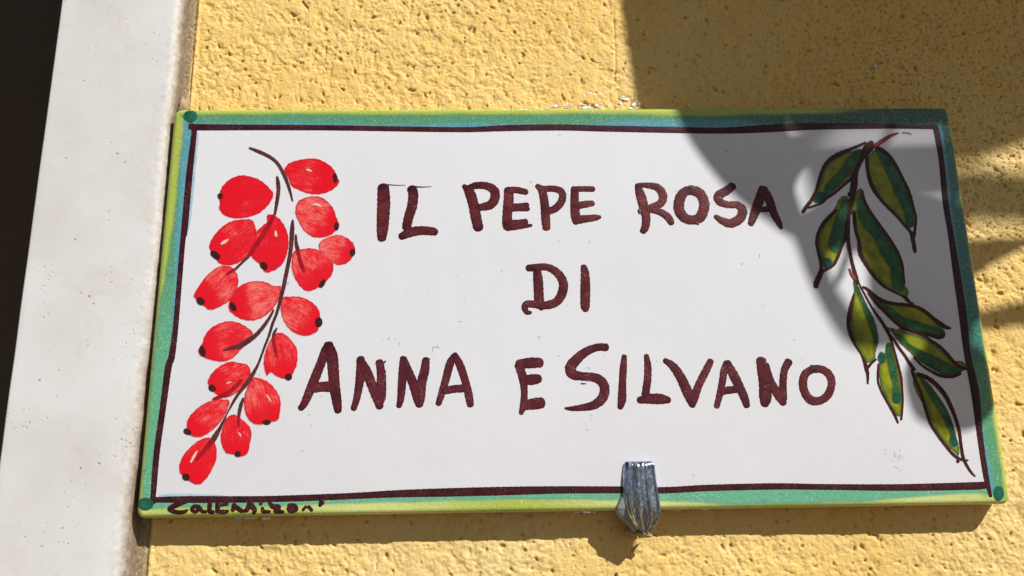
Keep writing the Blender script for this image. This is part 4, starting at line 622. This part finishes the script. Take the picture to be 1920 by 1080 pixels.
def build_ground():
    me = bpy.data.meshes.new("ground")
    me.from_pydata([(-200, -200, -1.55), (200, -200, -1.55), (200, .3, -1.55), (-200, .3, -1.55)], [], [(0, 1, 2, 3)])
    m = M("warm_paving")
    m.color(m.mix(m.noise(9, 5, .6), (.085, .055, .032), (.125, .085, .05))); m.set(Roughness=.9)
    o = link("ground", me, m.m); props(o, kind='structure')
build_ground()

# ------------------------------------------------------------------ ceramic sign
sign = bpy.data.objects.new("ceramic_sign", None)
COL.objects.link(sign)
props(sign, "hand painted ceramic name sign with red berries and brown lettering", "sign")

def side_points(k, n):
    """straight part of side k of the outline, clockwise from the top left corner as seen from the street"""
    a = np.linspace(0, 1, n)
    if k == 0: return np.stack([-HX + RC + a * 2 * (HX - RC), np.full(n, HZ)], 1)
    if k == 1: return np.stack([np.full(n, HX), HZ - RC - a * 2 * (HZ - RC)], 1)
    if k == 2: return np.stack([HX - RC - a * 2 * (HX - RC), np.full(n, -HZ)], 1)
    return np.stack([np.full(n, -HX), -HZ + RC + a * 2 * (HZ - RC)], 1)
CORN = [(HX - RC, HZ - RC), (HX - RC, -HZ + RC), (-HX + RC, -HZ + RC), (-HX + RC, HZ - RC)]   # after side 0,1,2,3
NS = [420, 210, 420, 210]
def outline(inset=0.0):
    pts = []
    for k in range(4):
        s_ = side_points(k, NS[k])
        nrm = [(0, -1), (-1, 0), (0, 1), (1, 0)][k]
        for i in range(NS[k]):
            pts.append((s_[i][0] + nrm[0] * inset, s_[i][1] + nrm[1] * inset))
        c = CORN[k]; r = max(RC - inset, .05)
        a0 = [90, 0, -90, 180][k]
        for q in range(1, 9):
            a = math.radians(a0 - 90 * q / 9)
            pts.append((c[0] + r * math.cos(a), c[1] + r * math.sin(a)))
    return pts

def build_body():
    V, F = [], []
    rings = [(0.0, THICK), (0.0, 5.0), (0.0, BEVD)]
    for k in range(1, 9):
        a = k / 8 * math.pi / 2
        rings.append((BEV * (1 - math.cos(a)), BEVD * (1 - math.sin(a))))
    n = 0
    for ins, y in rings:
        p = outline(ins); n = len(p)
        V += [(a, y, b) for a, b in p]
    for j in range(len(rings) - 1):
        for i in range(n):
            F.append((j * n + i, j * n + (i + 1) % n, (j + 1) * n + (i + 1) % n, (j + 1) * n + i))
    F.append(tuple((len(rings) - 1) * n + i for i in range(n)))
    F.append(tuple(n - 1 - i for i in range(n)))
    me = mesh_from("tile", V, F)
    o = link("tile", me, WHITE, sign)
    me.materials.append(BISCUIT)
    mi = np.zeros(len(me.polygons), np.int32); mi[:2 * n] = 1; mi[-1] = 1
    me.polygons.foreach_set('material_index', mi)
    bm = bmesh.new(); bm.from_mesh(me); bmesh.ops.recalc_face_normals(bm, faces=bm.faces); bm.to_mesh(me); bm.free()
    return o
build_body()

# colours of the border washes (as fired)
YG, GR, BL, MINT, DKG = (.40, .46, .05), (.080, .26, .13), (.085, .29, .40), (.12, .38, .23), (.006, .07, .028)
def lerp(a, b, t): return tuple(a[i] * (1 - t) + b[i] * t for i in range(3))
def sstep(a, b, x):
    t = min(max((x - a) / (b - a), 0), 1); return t * t * (3 - 2 * t)
def kf(tab, t):
    return float(np.interp(t, [q[0] for q in tab], [q[1] for q in tab]))
# per side: where yellow gives way to green, where green gives way to blue (0 outer rim .. 1 brown line)
FY = [[(0, .30), (.3, .30), (.42, .32), (.52, .30), (.7, .36), (.82, .34), (.90, .22), (.95, .02), (1, .0)],
      [(0, .14), (.6, .12), (.72, .26), (1, .30)],
      [(0, .62), (.08, .55), (.17, .22), (.33, .20), (.39, .42), (.5, .56), (.7, .60), (.93, .58), (1, .5)],
      [(0, .34), (.2, .24), (.36, .16), (.5, .22), (.68, .46), (1, .52)]]
FB = [[(0, .76), (.3, .80), (.37, .70), (.43, .78), (.5, .92), (.58, .62), (.72, .56), (.8, 1.0), (1, 1.1)],
      [(0, .62), (.5, .80), (.68, .9), (.8, .85), (1, .72)],
      [(0, 1.2), (1, 1.2)],
      [(0, 1.15), (.3, 1.1), (.42, .85), (.6, .72), (.8, .60), (1, .52)]]
def border_colour(k, t, f):
    wob = .016 * math.sin(t * 31 + k) + .012 * math.sin(t * 83 + 2 * k)
    fy, fb = kf(FY[k], t) + wob, kf(FB[k], t) + wob
    g = GR
    if k == 2: g = MINT
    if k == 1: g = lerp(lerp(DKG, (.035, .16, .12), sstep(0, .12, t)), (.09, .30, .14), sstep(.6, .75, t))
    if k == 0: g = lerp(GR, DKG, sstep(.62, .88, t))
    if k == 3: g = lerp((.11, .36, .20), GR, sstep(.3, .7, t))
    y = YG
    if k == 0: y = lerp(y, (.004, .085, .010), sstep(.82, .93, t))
    if k == 2: y = lerp(y, (.60, .62, .20), .5 + .5 * math.sin(t * 19))
    c = lerp(y, g, sstep(fy - .12, fy + .12, f))
    # the wash pools darker along its edge
    e = math.exp(-((f - fy - .04) / .035) ** 2)
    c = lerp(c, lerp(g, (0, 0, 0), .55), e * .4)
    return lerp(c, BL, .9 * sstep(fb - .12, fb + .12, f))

LINES_C = [np.array(l) for l in LINES]
def inner(k):
    L = LINES_C[k][:, :2]
    if k == 2: L = L
    if k == 3: L = L[::-1]
    return L
# side 0 top (left to right), 1 right (top to bottom), 2 bottom (right to left), 3 left (bottom to top)
def isect(a, b): return (a + b) / 2
IN = [inner(k).copy() for k in range(4)]
for k in range(4):
    c = isect(IN[k][-1], IN[(k + 1) % 4][0]); IN[k][-1] = c; IN[(k + 1) % 4][0] = c
def build_border():
    fr = [-.35, -.12, 0, .03, .06, .09, .13, .18, .24, .3, .36, .42, .48, .54, .6, .66, .72, .78, .84, .9, .96, 1.0]
    loops = []
    O = []
    for k in range(4):
        s_ = side_points(k, NS[k])
        d = np.concatenate([[0], np.cumsum(np.linalg.norm(np.diff(IN[k], axis=0), axis=1))]); d /= d[-1]
        for i in range(NS[k]):
            t = i / (NS[k] - 1)
            q = (np.interp(t, d, IN[k][:, 0]), np.interp(t, d, IN[k][:, 1]))
            O.append((s_[i], q, k, t))
        c = CORN[k]; a0 = [90, 0, -90, 180][k]
        for q in range(1, 9):
            a = math.radians(a0 - 90 * q / 9)
            kk, t = (k, 1.0) if q < 5 else ((k + 1) % 4, 0.0)
            O.append((np.array((c[0] + RC * math.cos(a), c[1] + RC * math.sin(a))), tuple(IN[k][-1]), kk, t))
    n = len(O); E = .045
    V, F, C = [], [], []
    for f in fr:
        for (o, q, k, t) in O:
            q = np.array(q)
            if f < 0:
                dirv = (o - q) / np.linalg.norm(o - q)
                p = o + dirv * E; y = BEVD + (-f) * 3.0
            else:
                p = o + (q - o) * f
                d = max(rim_dist(p[0], p[1]), 0)
                kk = max(1 - d / BEV, 0)
                nn = np.array((o - q) / np.linalg.norm(o - q)) * kk * E
                p = p + nn; y = surf_y(*(p - nn)) - E * (1 - kk)
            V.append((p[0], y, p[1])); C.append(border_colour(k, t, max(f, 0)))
    for j in range(len(fr) - 1):
        for i in range(n):
            F.append((j * n + i, j * n + (i + 1) % n, (j + 1) * n + (i + 1) % n, (j + 1) * n + i))
    me = mesh_from("border_band", V, F, {'paint': C})
    bm = bmesh.new(); bm.from_mesh(me)
    bm.normal_update()
    if sum(f.normal.y for f in bm.faces) > 0: bmesh.ops.reverse_faces(bm, faces=bm.faces)
    bm.to_mesh(me); bm.free()
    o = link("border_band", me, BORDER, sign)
    props(o, "washed yellow, green and blue painted border")
build_border()

for l in LINES:
    p = Paint(); p.stroke(l, .055, .05, .03); p.build("border_line", LINE, sign)
for l in HALO:
    p = Paint(); p.stroke(l, .03, .2, .01); p.build("blue_halo", PALEB, sign)
p = Paint()
for l in MARKS: p.stroke(l, .03, .3, .03)
props(p.build("glaze_blemish", BLEM, sign), kind='stuff')
for d in DOTS:
    Q = catmull(d, .4, True); c = Q.mean(axis=0); n = len(Q); V, F = [], []
    for f in (1, .8, .6, .4, .2, .05):
        for q in Q:
            x, z = c + (q - c) * f * (1 + rng.gauss(0, .02) * (f == 1))
            V.append((x, surf_y(x, z) - .10 - .04 * math.sqrt(1 - f * f), z))
    for j in range(5):
        for i in range(n): F.append((j * n + i, j * n + (i + 1) % n, (j + 1) * n + (i + 1) % n, (j + 1) * n + i))
    F.append(tuple(5 * n + i for i in range(n)))
    a = np.array([V[k] for k in F[0][:3]])
    if np.cross(a[1] - a[0], a[2] - a[0])[1] > 0: F = [f[::-1] for f in F]
    link("corner_dab", mesh_from("corner_dab", V, F), TEAL, sign)

for l in LETTERS:
    p = Paint()
    for i, s_ in enumerate(l): p.stroke(s_, .02 + .006 * i, .055, .05)
    p.build("letter", BROWN, sign)
for l in SIGNATURE:
    p = Paint()
    for i, s_ in enumerate(l): p.stroke([(a, -68.3 + (b + 68.3) * .84, w_ * 1.08) for a, b, w_ in s_], .10 + .006 * i, .05, .03)
    p.build("signature_letter", LINE, sign)

for l in BERRY_STEMS:
    p = Paint(); p.stroke(l, .16, .07, .03); p.build("stem", STEMP, sign)

for bi, (out, st, cal, hl, tips, dens) in enumerate(BERRIES):
    Q = catmull(out, .45, True)
    cx = np.mean(cal, axis=0); st = np.array(st); ax = cx - st; Ln = np.linalg.norm(ax); ax /= Ln; pv = np.array((-ax[1], ax[0]))
    cen = Q.mean(axis=0); n = len(Q)
    wmax = max(abs((Q - st) @ pv))
    V, F, T_, S_, R_, D_ = [], [], [], [], [], []
    ph = rng.uniform(0, 6)
    fr = [1.0, .95, .88, .75, .6, .45, .3, .15]
    for f in fr:
        for i in range(n):
            q = cen + (Q[i] - cen) * f * (1 + (.010 * math.sin(i * 1.1 + ph) + rng.gauss(0, .004)) * (f == 1.0))
            y = -(.02 + .004 * bi) - .05 * math.sqrt(max(1 - f * f, 0))
            V.append((q[0], y, q[1])); T_.append(float((q - st) @ ax) / Ln); S_.append(float((q - st) @ pv) / wmax); R_.append(f); D_.append(dens)
    V.append((cen[0], -(.02 + .004 * bi) - .05, cen[1])); T_.append(float((cen - st) @ ax) / Ln); S_.append(float((cen - st) @ pv) / wmax); R_.append(0); D_.append(dens)
    for j in range(len(fr) - 1):
        for i in range(n):
            F.append((j * n + i, j * n + (i + 1) % n, (j + 1) * n + (i + 1) % n, (j + 1) * n + i))
    j = len(fr) - 1
    for i in range(n): F.append((j * n + i, j * n + (i + 1) % n, len(V) - 1))
    a = np.array([V[k] for k in F[0][:3]]); 
    if np.cross(a[1] - a[0], a[2] - a[0])[1] > 0: F = [f[::-1] for f in F]
    b = link("berry", mesh_from("berry", V, F, {'t': T_, 's': S_, 'rad': R_, 'dense': D_}), BERRY, sign)
    p = Paint(); p.fill(cal, .20, .03); p.build("calyx", CALYX, b)
    for s_ in hl:
        p = Paint(); p.stroke(s_, .17, .12, .02); p.build("highlight", HILITE, b)
    for s_ in tips:
        p = Paint(); p.stroke(s_, .18, .08, .02); p.build("stem_end", DRED, b)

for li, L in enumerate(LEAVES):
    h = .02 + .016 * li
    p = Paint(); p.fill(L['y'], h, .03); lf = p.build("leaf", LEAFY, sign)
    p = Paint(); p.fill(L['g'], h + .004, .04); p.build("green_wash", LEAFG, lf)
    for d in L['d']:
        p = Paint(); p.fill(d, h + .008, .04); p.build("tip_dab", DAB, lf)
    p = Paint()
    for i, s_ in enumerate(L['o']): p.stroke(s_, h + .011 + .002 * i, .10, .015)
    p.build("leaf_outline", LOUT, lf)
for i, l in enumerate(LEAF_STEMS):
    p = Paint(); p.stroke(l, .185 + .004 * i, .10, .03)
    p.build("stem", TWIG if i in (1, 2, 3) else LOUT, sign)

# ------------------------------------------------------------------ metal hook under the tile
hook = bpy.data.objects.new("metal_hook", None)
COL.objects.link(hook); hook.location = (.0213, .006, -.080)
props(hook, "fluted galvanised steel hook holding up the sign's lower edge", "hook")
HO = np.array((21.3, 6.0, -80.0))
def build_hook():
    rows = [  # z, left, right, front y, thickness, flute depth
        (-58.7, 17.9, 25.2, -2.0, 1.3, 0), (-59.2, 17.5, 25.6, -2.7, 2.0, 0), (-60.2, 17.2, 25.9, -3.25, 2.6, .15), (-61.6, 16.9, 26.0, -3.5, 2.9, .75), (-64.5, 16.5, 26.2, -3.7, 3.1, .85),
        (-68.5, 16.2, 26.6, -3.9, 3.3, .9), (-72.5, 16.4, 26.95, -4.0, 3.5, .9), (-75.5, 17.0, 27.1, -3.8, 3.9, .85), (-77.6, 17.8, 26.8, -3.2, 4.3, .7),
        (-79.6, 18.8, 25.8, -2.3, 4.6, .5), (-81.4, 20.0, 24.2, -1.3, 4.6, .25), (-82.6, 21.0, 22.7, -.6, 4.4, .05), (-83.1, 21.5, 22.1, .2, 3.6, 0)]
    Zr = np.array([r[0] for r in rows]); zz = np.concatenate([np.linspace(Zr[0], Zr[-1], 60)])
    A = [np.interp(-zz, -Zr, [r[k] for r in rows]) for k in range(1, 6)]
    U = np.linspace(-1, 1, 61)
    V, F = [], []
    rg = np.random.default_rng(5)
    for z, l, r, y, th, fd in zip(zz, *A):
        c, hw = (l + r) / 2, (r - l) / 2
        ring = []
        for u in U:
            # three shallow channels between two thin ridges and rolled edges
            fl = max(math.exp(-((u + .36) / .085) ** 2), math.exp(-((u - .28) / .085) ** 2), sstep(.74, .88, abs(u)), .35 * math.exp(-((u + .03) / .2) ** 2))
            edge = max(abs(u) - .88, 0) / .12
            yy = y + .55 * fd * (1 - fl) * (1 - edge) + 1.35 * max(abs(u + .04) - .32, 0) * min(1, fd * 2) + .7 * edge * edge - .25 * u + rg.normal(0, .018)
            ring.append((c + u * hw, yy, z + rg.normal(0, .01)))
        for k in range(1, 5):
            ring.append((r - .3 * k / 4, y + 1.0 - .25 + (th - 1) * k / 4, z))
        for k in range(1, 9): ring.append((r - .3 + (l - 1.7 - r + .3) * k / 8, y + th + .1, z))
        for k in range(1, 5): ring.append((l - 1.7 * (1 - k / 5), y + th + (1.25 - th) * k / 5, z))
        V += ring
    n = len(ring)
    for j in range(len(zz) - 1):
        for i in range(n):
            F.append((j * n + i, j * n + (i + 1) % n, (j + 1) * n + (i + 1) % n, (j + 1) * n + i))
    F.append(tuple(range(n))[::-1]); F.append(tuple((len(zz) - 1) * n + i for i in range(n)))
    V = [tuple(np.array(v) - HO) for v in V]
    me = mesh_from("hook_blade", V, F)
    bm = bmesh.new(); bm.from_mesh(me); bmesh.ops.recalc_face_normals(bm, faces=bm.faces); bm.to_mesh(me); bm.free()
    link("hook_blade", me, METAL, hook)
    V, F = [], []
    for j, (y, rx, rz) in enumerate(((1.0, 2.4, 1.6), (3, 2.6, 1.9), (6, 2.6, 2.0), (13, 2.6, 2.0))):
        for i in range(16):
            a = 2 * math.pi * i / 16
            V.append((.3 + rx * math.cos(a), y - HO[1], .6 + rz * math.sin(a)))
    for j in range(3):
        for i in range(16): F.append((j * 16 + i, j * 16 + (i + 1) % 16, (j + 1) * 16 + (i + 1) % 16, (j + 1) * 16 + i))
    link("shank", mesh_from("shank", V, F), METAL, hook)
build_hook()

def build_glue():
    # web of clear glue drawn from the tile's edge to the hook
    out = [(15.6, -67.0), (14.6, -69.5), (13.2, -72.2), (12.0, -75.0), (13.0, -76.8), (15.2, -79.0), (17.4, -81.2), (19.0, -82.4), (19.4, -79.0), (17.9, -76.5), (17.0, -72.0), (16.9, -68.5)]
    Q = catmull(out, .5, True); c = Q.mean(axis=0); n = len(Q)
    V, F = [], []
    for side in (0, 1):
        for f in (1.0, .8, .5, .2):
            for q in Q:
                p = c + (q - c) * f
                base = -.15 if p[1] > -74.5 else .1 + (-74.5 - p[1]) * .25
                bul = .75 * math.sqrt(max(1 - f * f, 0))
                V.append((p[0] - HO[0], base - .5 - bul + (0 if side == 0 else .5 + 1.2 * bul) - HO[1], p[1] - HO[2]))
    for side in (0, 1):
        for j in range(3):
            for i in range(n):
                b = side * 4 * n
                F.append((b + j * n + i, b + j * n + (i + 1) % n, b + (j + 1) * n + (i + 1) % n, b + (j + 1) * n + i))
        F.append(tuple(side * 4 * n + 3 * n + i for i in range(n)))
    for i in range(n): F.append((i, (i + 1) % n, 4 * n + (i + 1) % n, 4 * n + i))
    me = mesh_from("glue_web", V, F)
    bm = bmesh.new(); bm.from_mesh(me); bmesh.ops.recalc_face_normals(bm, faces=bm.faces); bm.to_mesh(me); bm.free()
    link("glue_web", me, GLUE, hook)
    blob_mesh("glue_lump", [(22.0 - HO[0], 3.4 - HO[1], -82.9 - HO[2], 2.8, 2.2, 1.3)], TANGLUE, hook, seed=4)
    blob_mesh("glue_lump", [(18.4 - HO[0], 5.6 - HO[1], -80.8 - HO[2], 2.4, 2.4, 1.5)], TANGLUE, hook, seed=12)
build_glue()

def tube(name, pts, mat, parent, ns=8):
    P = [Vector(p[:3]) for p in pts]; V, F = [], []
    for i, p in enumerate(P):
        d = (P[min(i + 1, len(P) - 1)] - P[max(i - 1, 0)]).normalized()
        a = d.orthogonal().normalized(); b = d.cross(a)
        for k in range(ns):
            t = 2 * math.pi * k / ns
            V.append(tuple(p + (a * math.cos(t) + b * math.sin(t)) * pts[i][3]))
    for i in range(len(P) - 1):
        for k in range(ns): F.append((i * ns + k, i * ns + (k + 1) % ns, (i + 1) * ns + (k + 1) % ns, (i + 1) * ns + k))
    return link(name, mesh_from(name, V, F), mat, parent)
r5 = random.Random(11)
for k in range(9):
    x0, z0 = r5.uniform(10, 16) - HO[0], r5.uniform(-77.5, -82) - HO[2]
    x1, z1 = r5.uniform(17, 21) - HO[0], r5.uniform(-81.5, -85.5) - HO[2]
    mx, mz = (x0 + x1) / 2 + r5.uniform(-2, 2), (z0 + z1) / 2 + r5.uniform(-2, 1)
    tube("glue_strand", [(x0, 6.5 - HO[1], z0, .10), (mx, 4.5 - HO[1], mz, .12), (x1, 3.5 - HO[1], z1, .13)], TANGLUE, hook, 6)
# glue squeezed out along the lower edge and round the top left corner
for i, it in enumerate([(2.0, 1.6, -75.2, 1.8, .45, .45), (-.6, 1.8, -75.3, 1.0, .4, .3), (4.6, 1.9, -75.3, .9, .35, .3), (-112, 1.9, -75.4, 2.2, .35, .3), (-107, 2.0, -75.6, 1.2, .4, .4), (-116.5, 2.0, -75.5, 1.3, .3, .3), (34, 1.9, -75.2, 1.1, .3, .25), (43, 1.9, -75.2, 1.5, .3, .22), (8, 2.2, 75.6, 2.6, .6, .7)]):
    blob_mesh("glue_bead", [it], RESIDUE, sign, seed=9 + i)
blob_mesh("adhesive_smear", [(-149.6, 7.6, 78.6, 2.8, 2.0, 4.5)], mat_simple("beige_adhesive", (.26, .175, .085), (.36, .26, .14), 260, .85, .0005), wall, seed=6)

# ------------------------------------------------------------------ leafy branch that hangs over the wall and throws the shade
branch = bpy.data.objects.new("overhanging_branch", None)
COL.objects.link(branch)
SUNV = TO_SUN * 1000.0
branch.location = tuple(TO_SUN * .55 + Vector((.1, 0, .12)))
BO = Vector(branch.location) * 1000
props(branch, "broad leaved branch hanging in front of the wall, its shade on the sign's right", "branch")
def shade_leaf(dist, pts, seed):
    Q = catmull(pts, 4.0, True)
    ph = seed * 1.7
    P2 = [(a, b) for a, b in Q]
    ar = sum(P2[i][0] * P2[(i + 1) % len(P2)][1] - P2[(i + 1) % len(P2)][0] * P2[i][1] for i in range(len(P2)))
    if ar < 0: P2.reverse()
    n = len(P2); cx = sum(p[0] for p in P2) / n; cz = sum(p[1] for p in P2) / n
    tri = tessellate_polygon([[Vector((a, b, 0)) for a, b in P2]])
    V = []
    for th in (0.0, .45):
        for a, b in P2:
            bend = 10 * math.sin((a - cx) / 45 + ph) + 8 * math.cos((b - cz) / 38 + ph)
            q = Vector((a, -th, b)) + TO_SUN * (dist * 1000 + bend) - BO
            V.append(tuple(q))
    F = []
    for t in tri:
        F.append(tuple(t)); F.append(tuple(n + k for k in t[::-1]))
    for i in range(n): F.append((i, (i + 1) % n, n + (i + 1) % n, n + i))
    me = mesh_from("leaf", V, F, smooth=False)
    bm = bmesh.new(); bm.from_mesh(me); bmesh.ops.recalc_face_normals(bm, faces=bm.faces); bm.to_mesh(me); bm.free()
    link("leaf", me, FOLIAGE, branch)
    return Vector((cx, 0, cz)) + TO_SUN * dist * 1000 - BO
ends = [shade_leaf(d, p, i) for i, (d, p) in enumerate(SHADE)]
root = Vector((330, 0, 330)) + TO_SUN * 700 - BO
mid = Vector((160, 0, 140)) + TO_SUN * 620 - BO
tube("bough", [(*root, 9), (*((root + mid) / 2 + Vector((8, 4, 6))), 7), (*mid, 5), (*(ends[2] * .6 + mid * .4), 3)], BARK, branch, 10)
for e in ends:
    tube("petiole", [(*(mid * .7 + root * .3), 2.2), (*((mid + e) / 2 + Vector((0, 3, 4))), 1.8), (*e, 1.4)], FOLIAGE, branch, 6)

# added unseen leaves all round, blocking sky light but clear of the sunlit sign
def sky_block_leaf():
    V, F = [], []
    n = 12
    for th in (0, .4):
        for i in range(n + 1):
            t = i / n; wd = 27 * math.sin(math.pi * t ** .8) ** .8 if 0 < i < n else 0.6
            for u in (-1, -.5, 0, .5, 1):
                V.append((t * 118, -th + 6 * abs(u) ** 1.5 * math.sin(math.pi * t) - 14 * t * t, u * wd))
    m_ = (n + 1) * 5
    for b in (0, m_):
        for i in range(n):
            for k in range(4):
                q = (b + i * 5 + k, b + i * 5 + k + 1, b + i * 5 + k + 6, b + i * 5 + k + 5)
                F.append(q if b else q[::-1])
    return mesh_from("leaf", V, F)
pl = sky_block_leaf(); pl.materials.append(FOLIAGE)
r9 = random.Random(21)
tips, spots = [], []
while len(tips) < 270:
    sx_, sz_, dd = r9.uniform(-1500, 900), r9.uniform(-500, 1100), r9.uniform(.5, 1.7)
    if -500 < sx_ < 470 and -420 < sz_ < 400: continue       # the sunlit sign
    q = Vector((sx_, 0, sz_)) + TO_SUN * dd * 1000
    if q.z < -40 or q.y > -120: continue                     # nothing low down in the street
    e_ = q - Vector((-30, -280, -65))
    if e_.length < 240 or (e_.y > 0 and abs(e_.x) < 1.1 * e_.y and abs(e_.z) < 1.1 * e_.y): continue
    o = bpy.data.objects.new("leaf", pl); COL.objects.link(o); o.parent = branch
    P_ = Vector((sx_, 0, sz_)) + TO_SUN * dd * 1000 - BO
    o.location = P_ * .001
    o.rotation_euler = (r9.uniform(-.7, .7), r9.uniform(-.2, 1.0), r9.uniform(-.9, .9) + (math.pi if r9.random() < .4 else 0))
    s_ = r9.uniform(1.1, 2.0); o.scale = (s_, s_, s_)
    tips.append(P_)
    spots.append((sx_, sz_))
ARM = [(60, 600), (-280, 640), (520, 520), (700, 200), (700, -60), (820, 600), (-650, 620), (-1100, 500), (-1300, 900), (760, -380), (-760, 260)]
arms = [Vector((x, 0, z)) + TO_SUN * (650 + 60 * i) - BO for i, (x, z) in enumerate(ARM)]
for a, (ax_, az_) in zip(arms[:-1], ARM[:-1]):
    k = Vector((max(ax_, 300) if az_ < 300 else (330 + ax_) / 2, 0, max(330, az_) if az_ > 300 else 200)) + TO_SUN * 690 - BO
    tube("bough", [(*root, 6), (*k, 4.5), (*a, 2)], BARK, branch, 8)  # bough carrying the added sky-blocking leaves
tube("bough", [(*arms[6], 2.5), (*arms[10], 1.8)], BARK, branch, 8)
def crosses(p, q):
    for i in range(41):
        t = i / 40; x, z = p[0] * (1 - t) + q[0] * t, p[1] * (1 - t) + q[1] * t
        if -300 < x < 290 and -210 < z < 215: return True
    return False
for P_, sp in zip(tips, spots):
    c = [i for i in range(len(arms)) if not crosses(ARM[i], sp)]
    i = min(c, key=lambda i: (arms[i] - P_).length)
    a = arms[i]
    tube("added_twig", [(*a, 1.8), (*((a + P_) / 2), 1.3), (*P_, .9)], BARK, branch, 5)
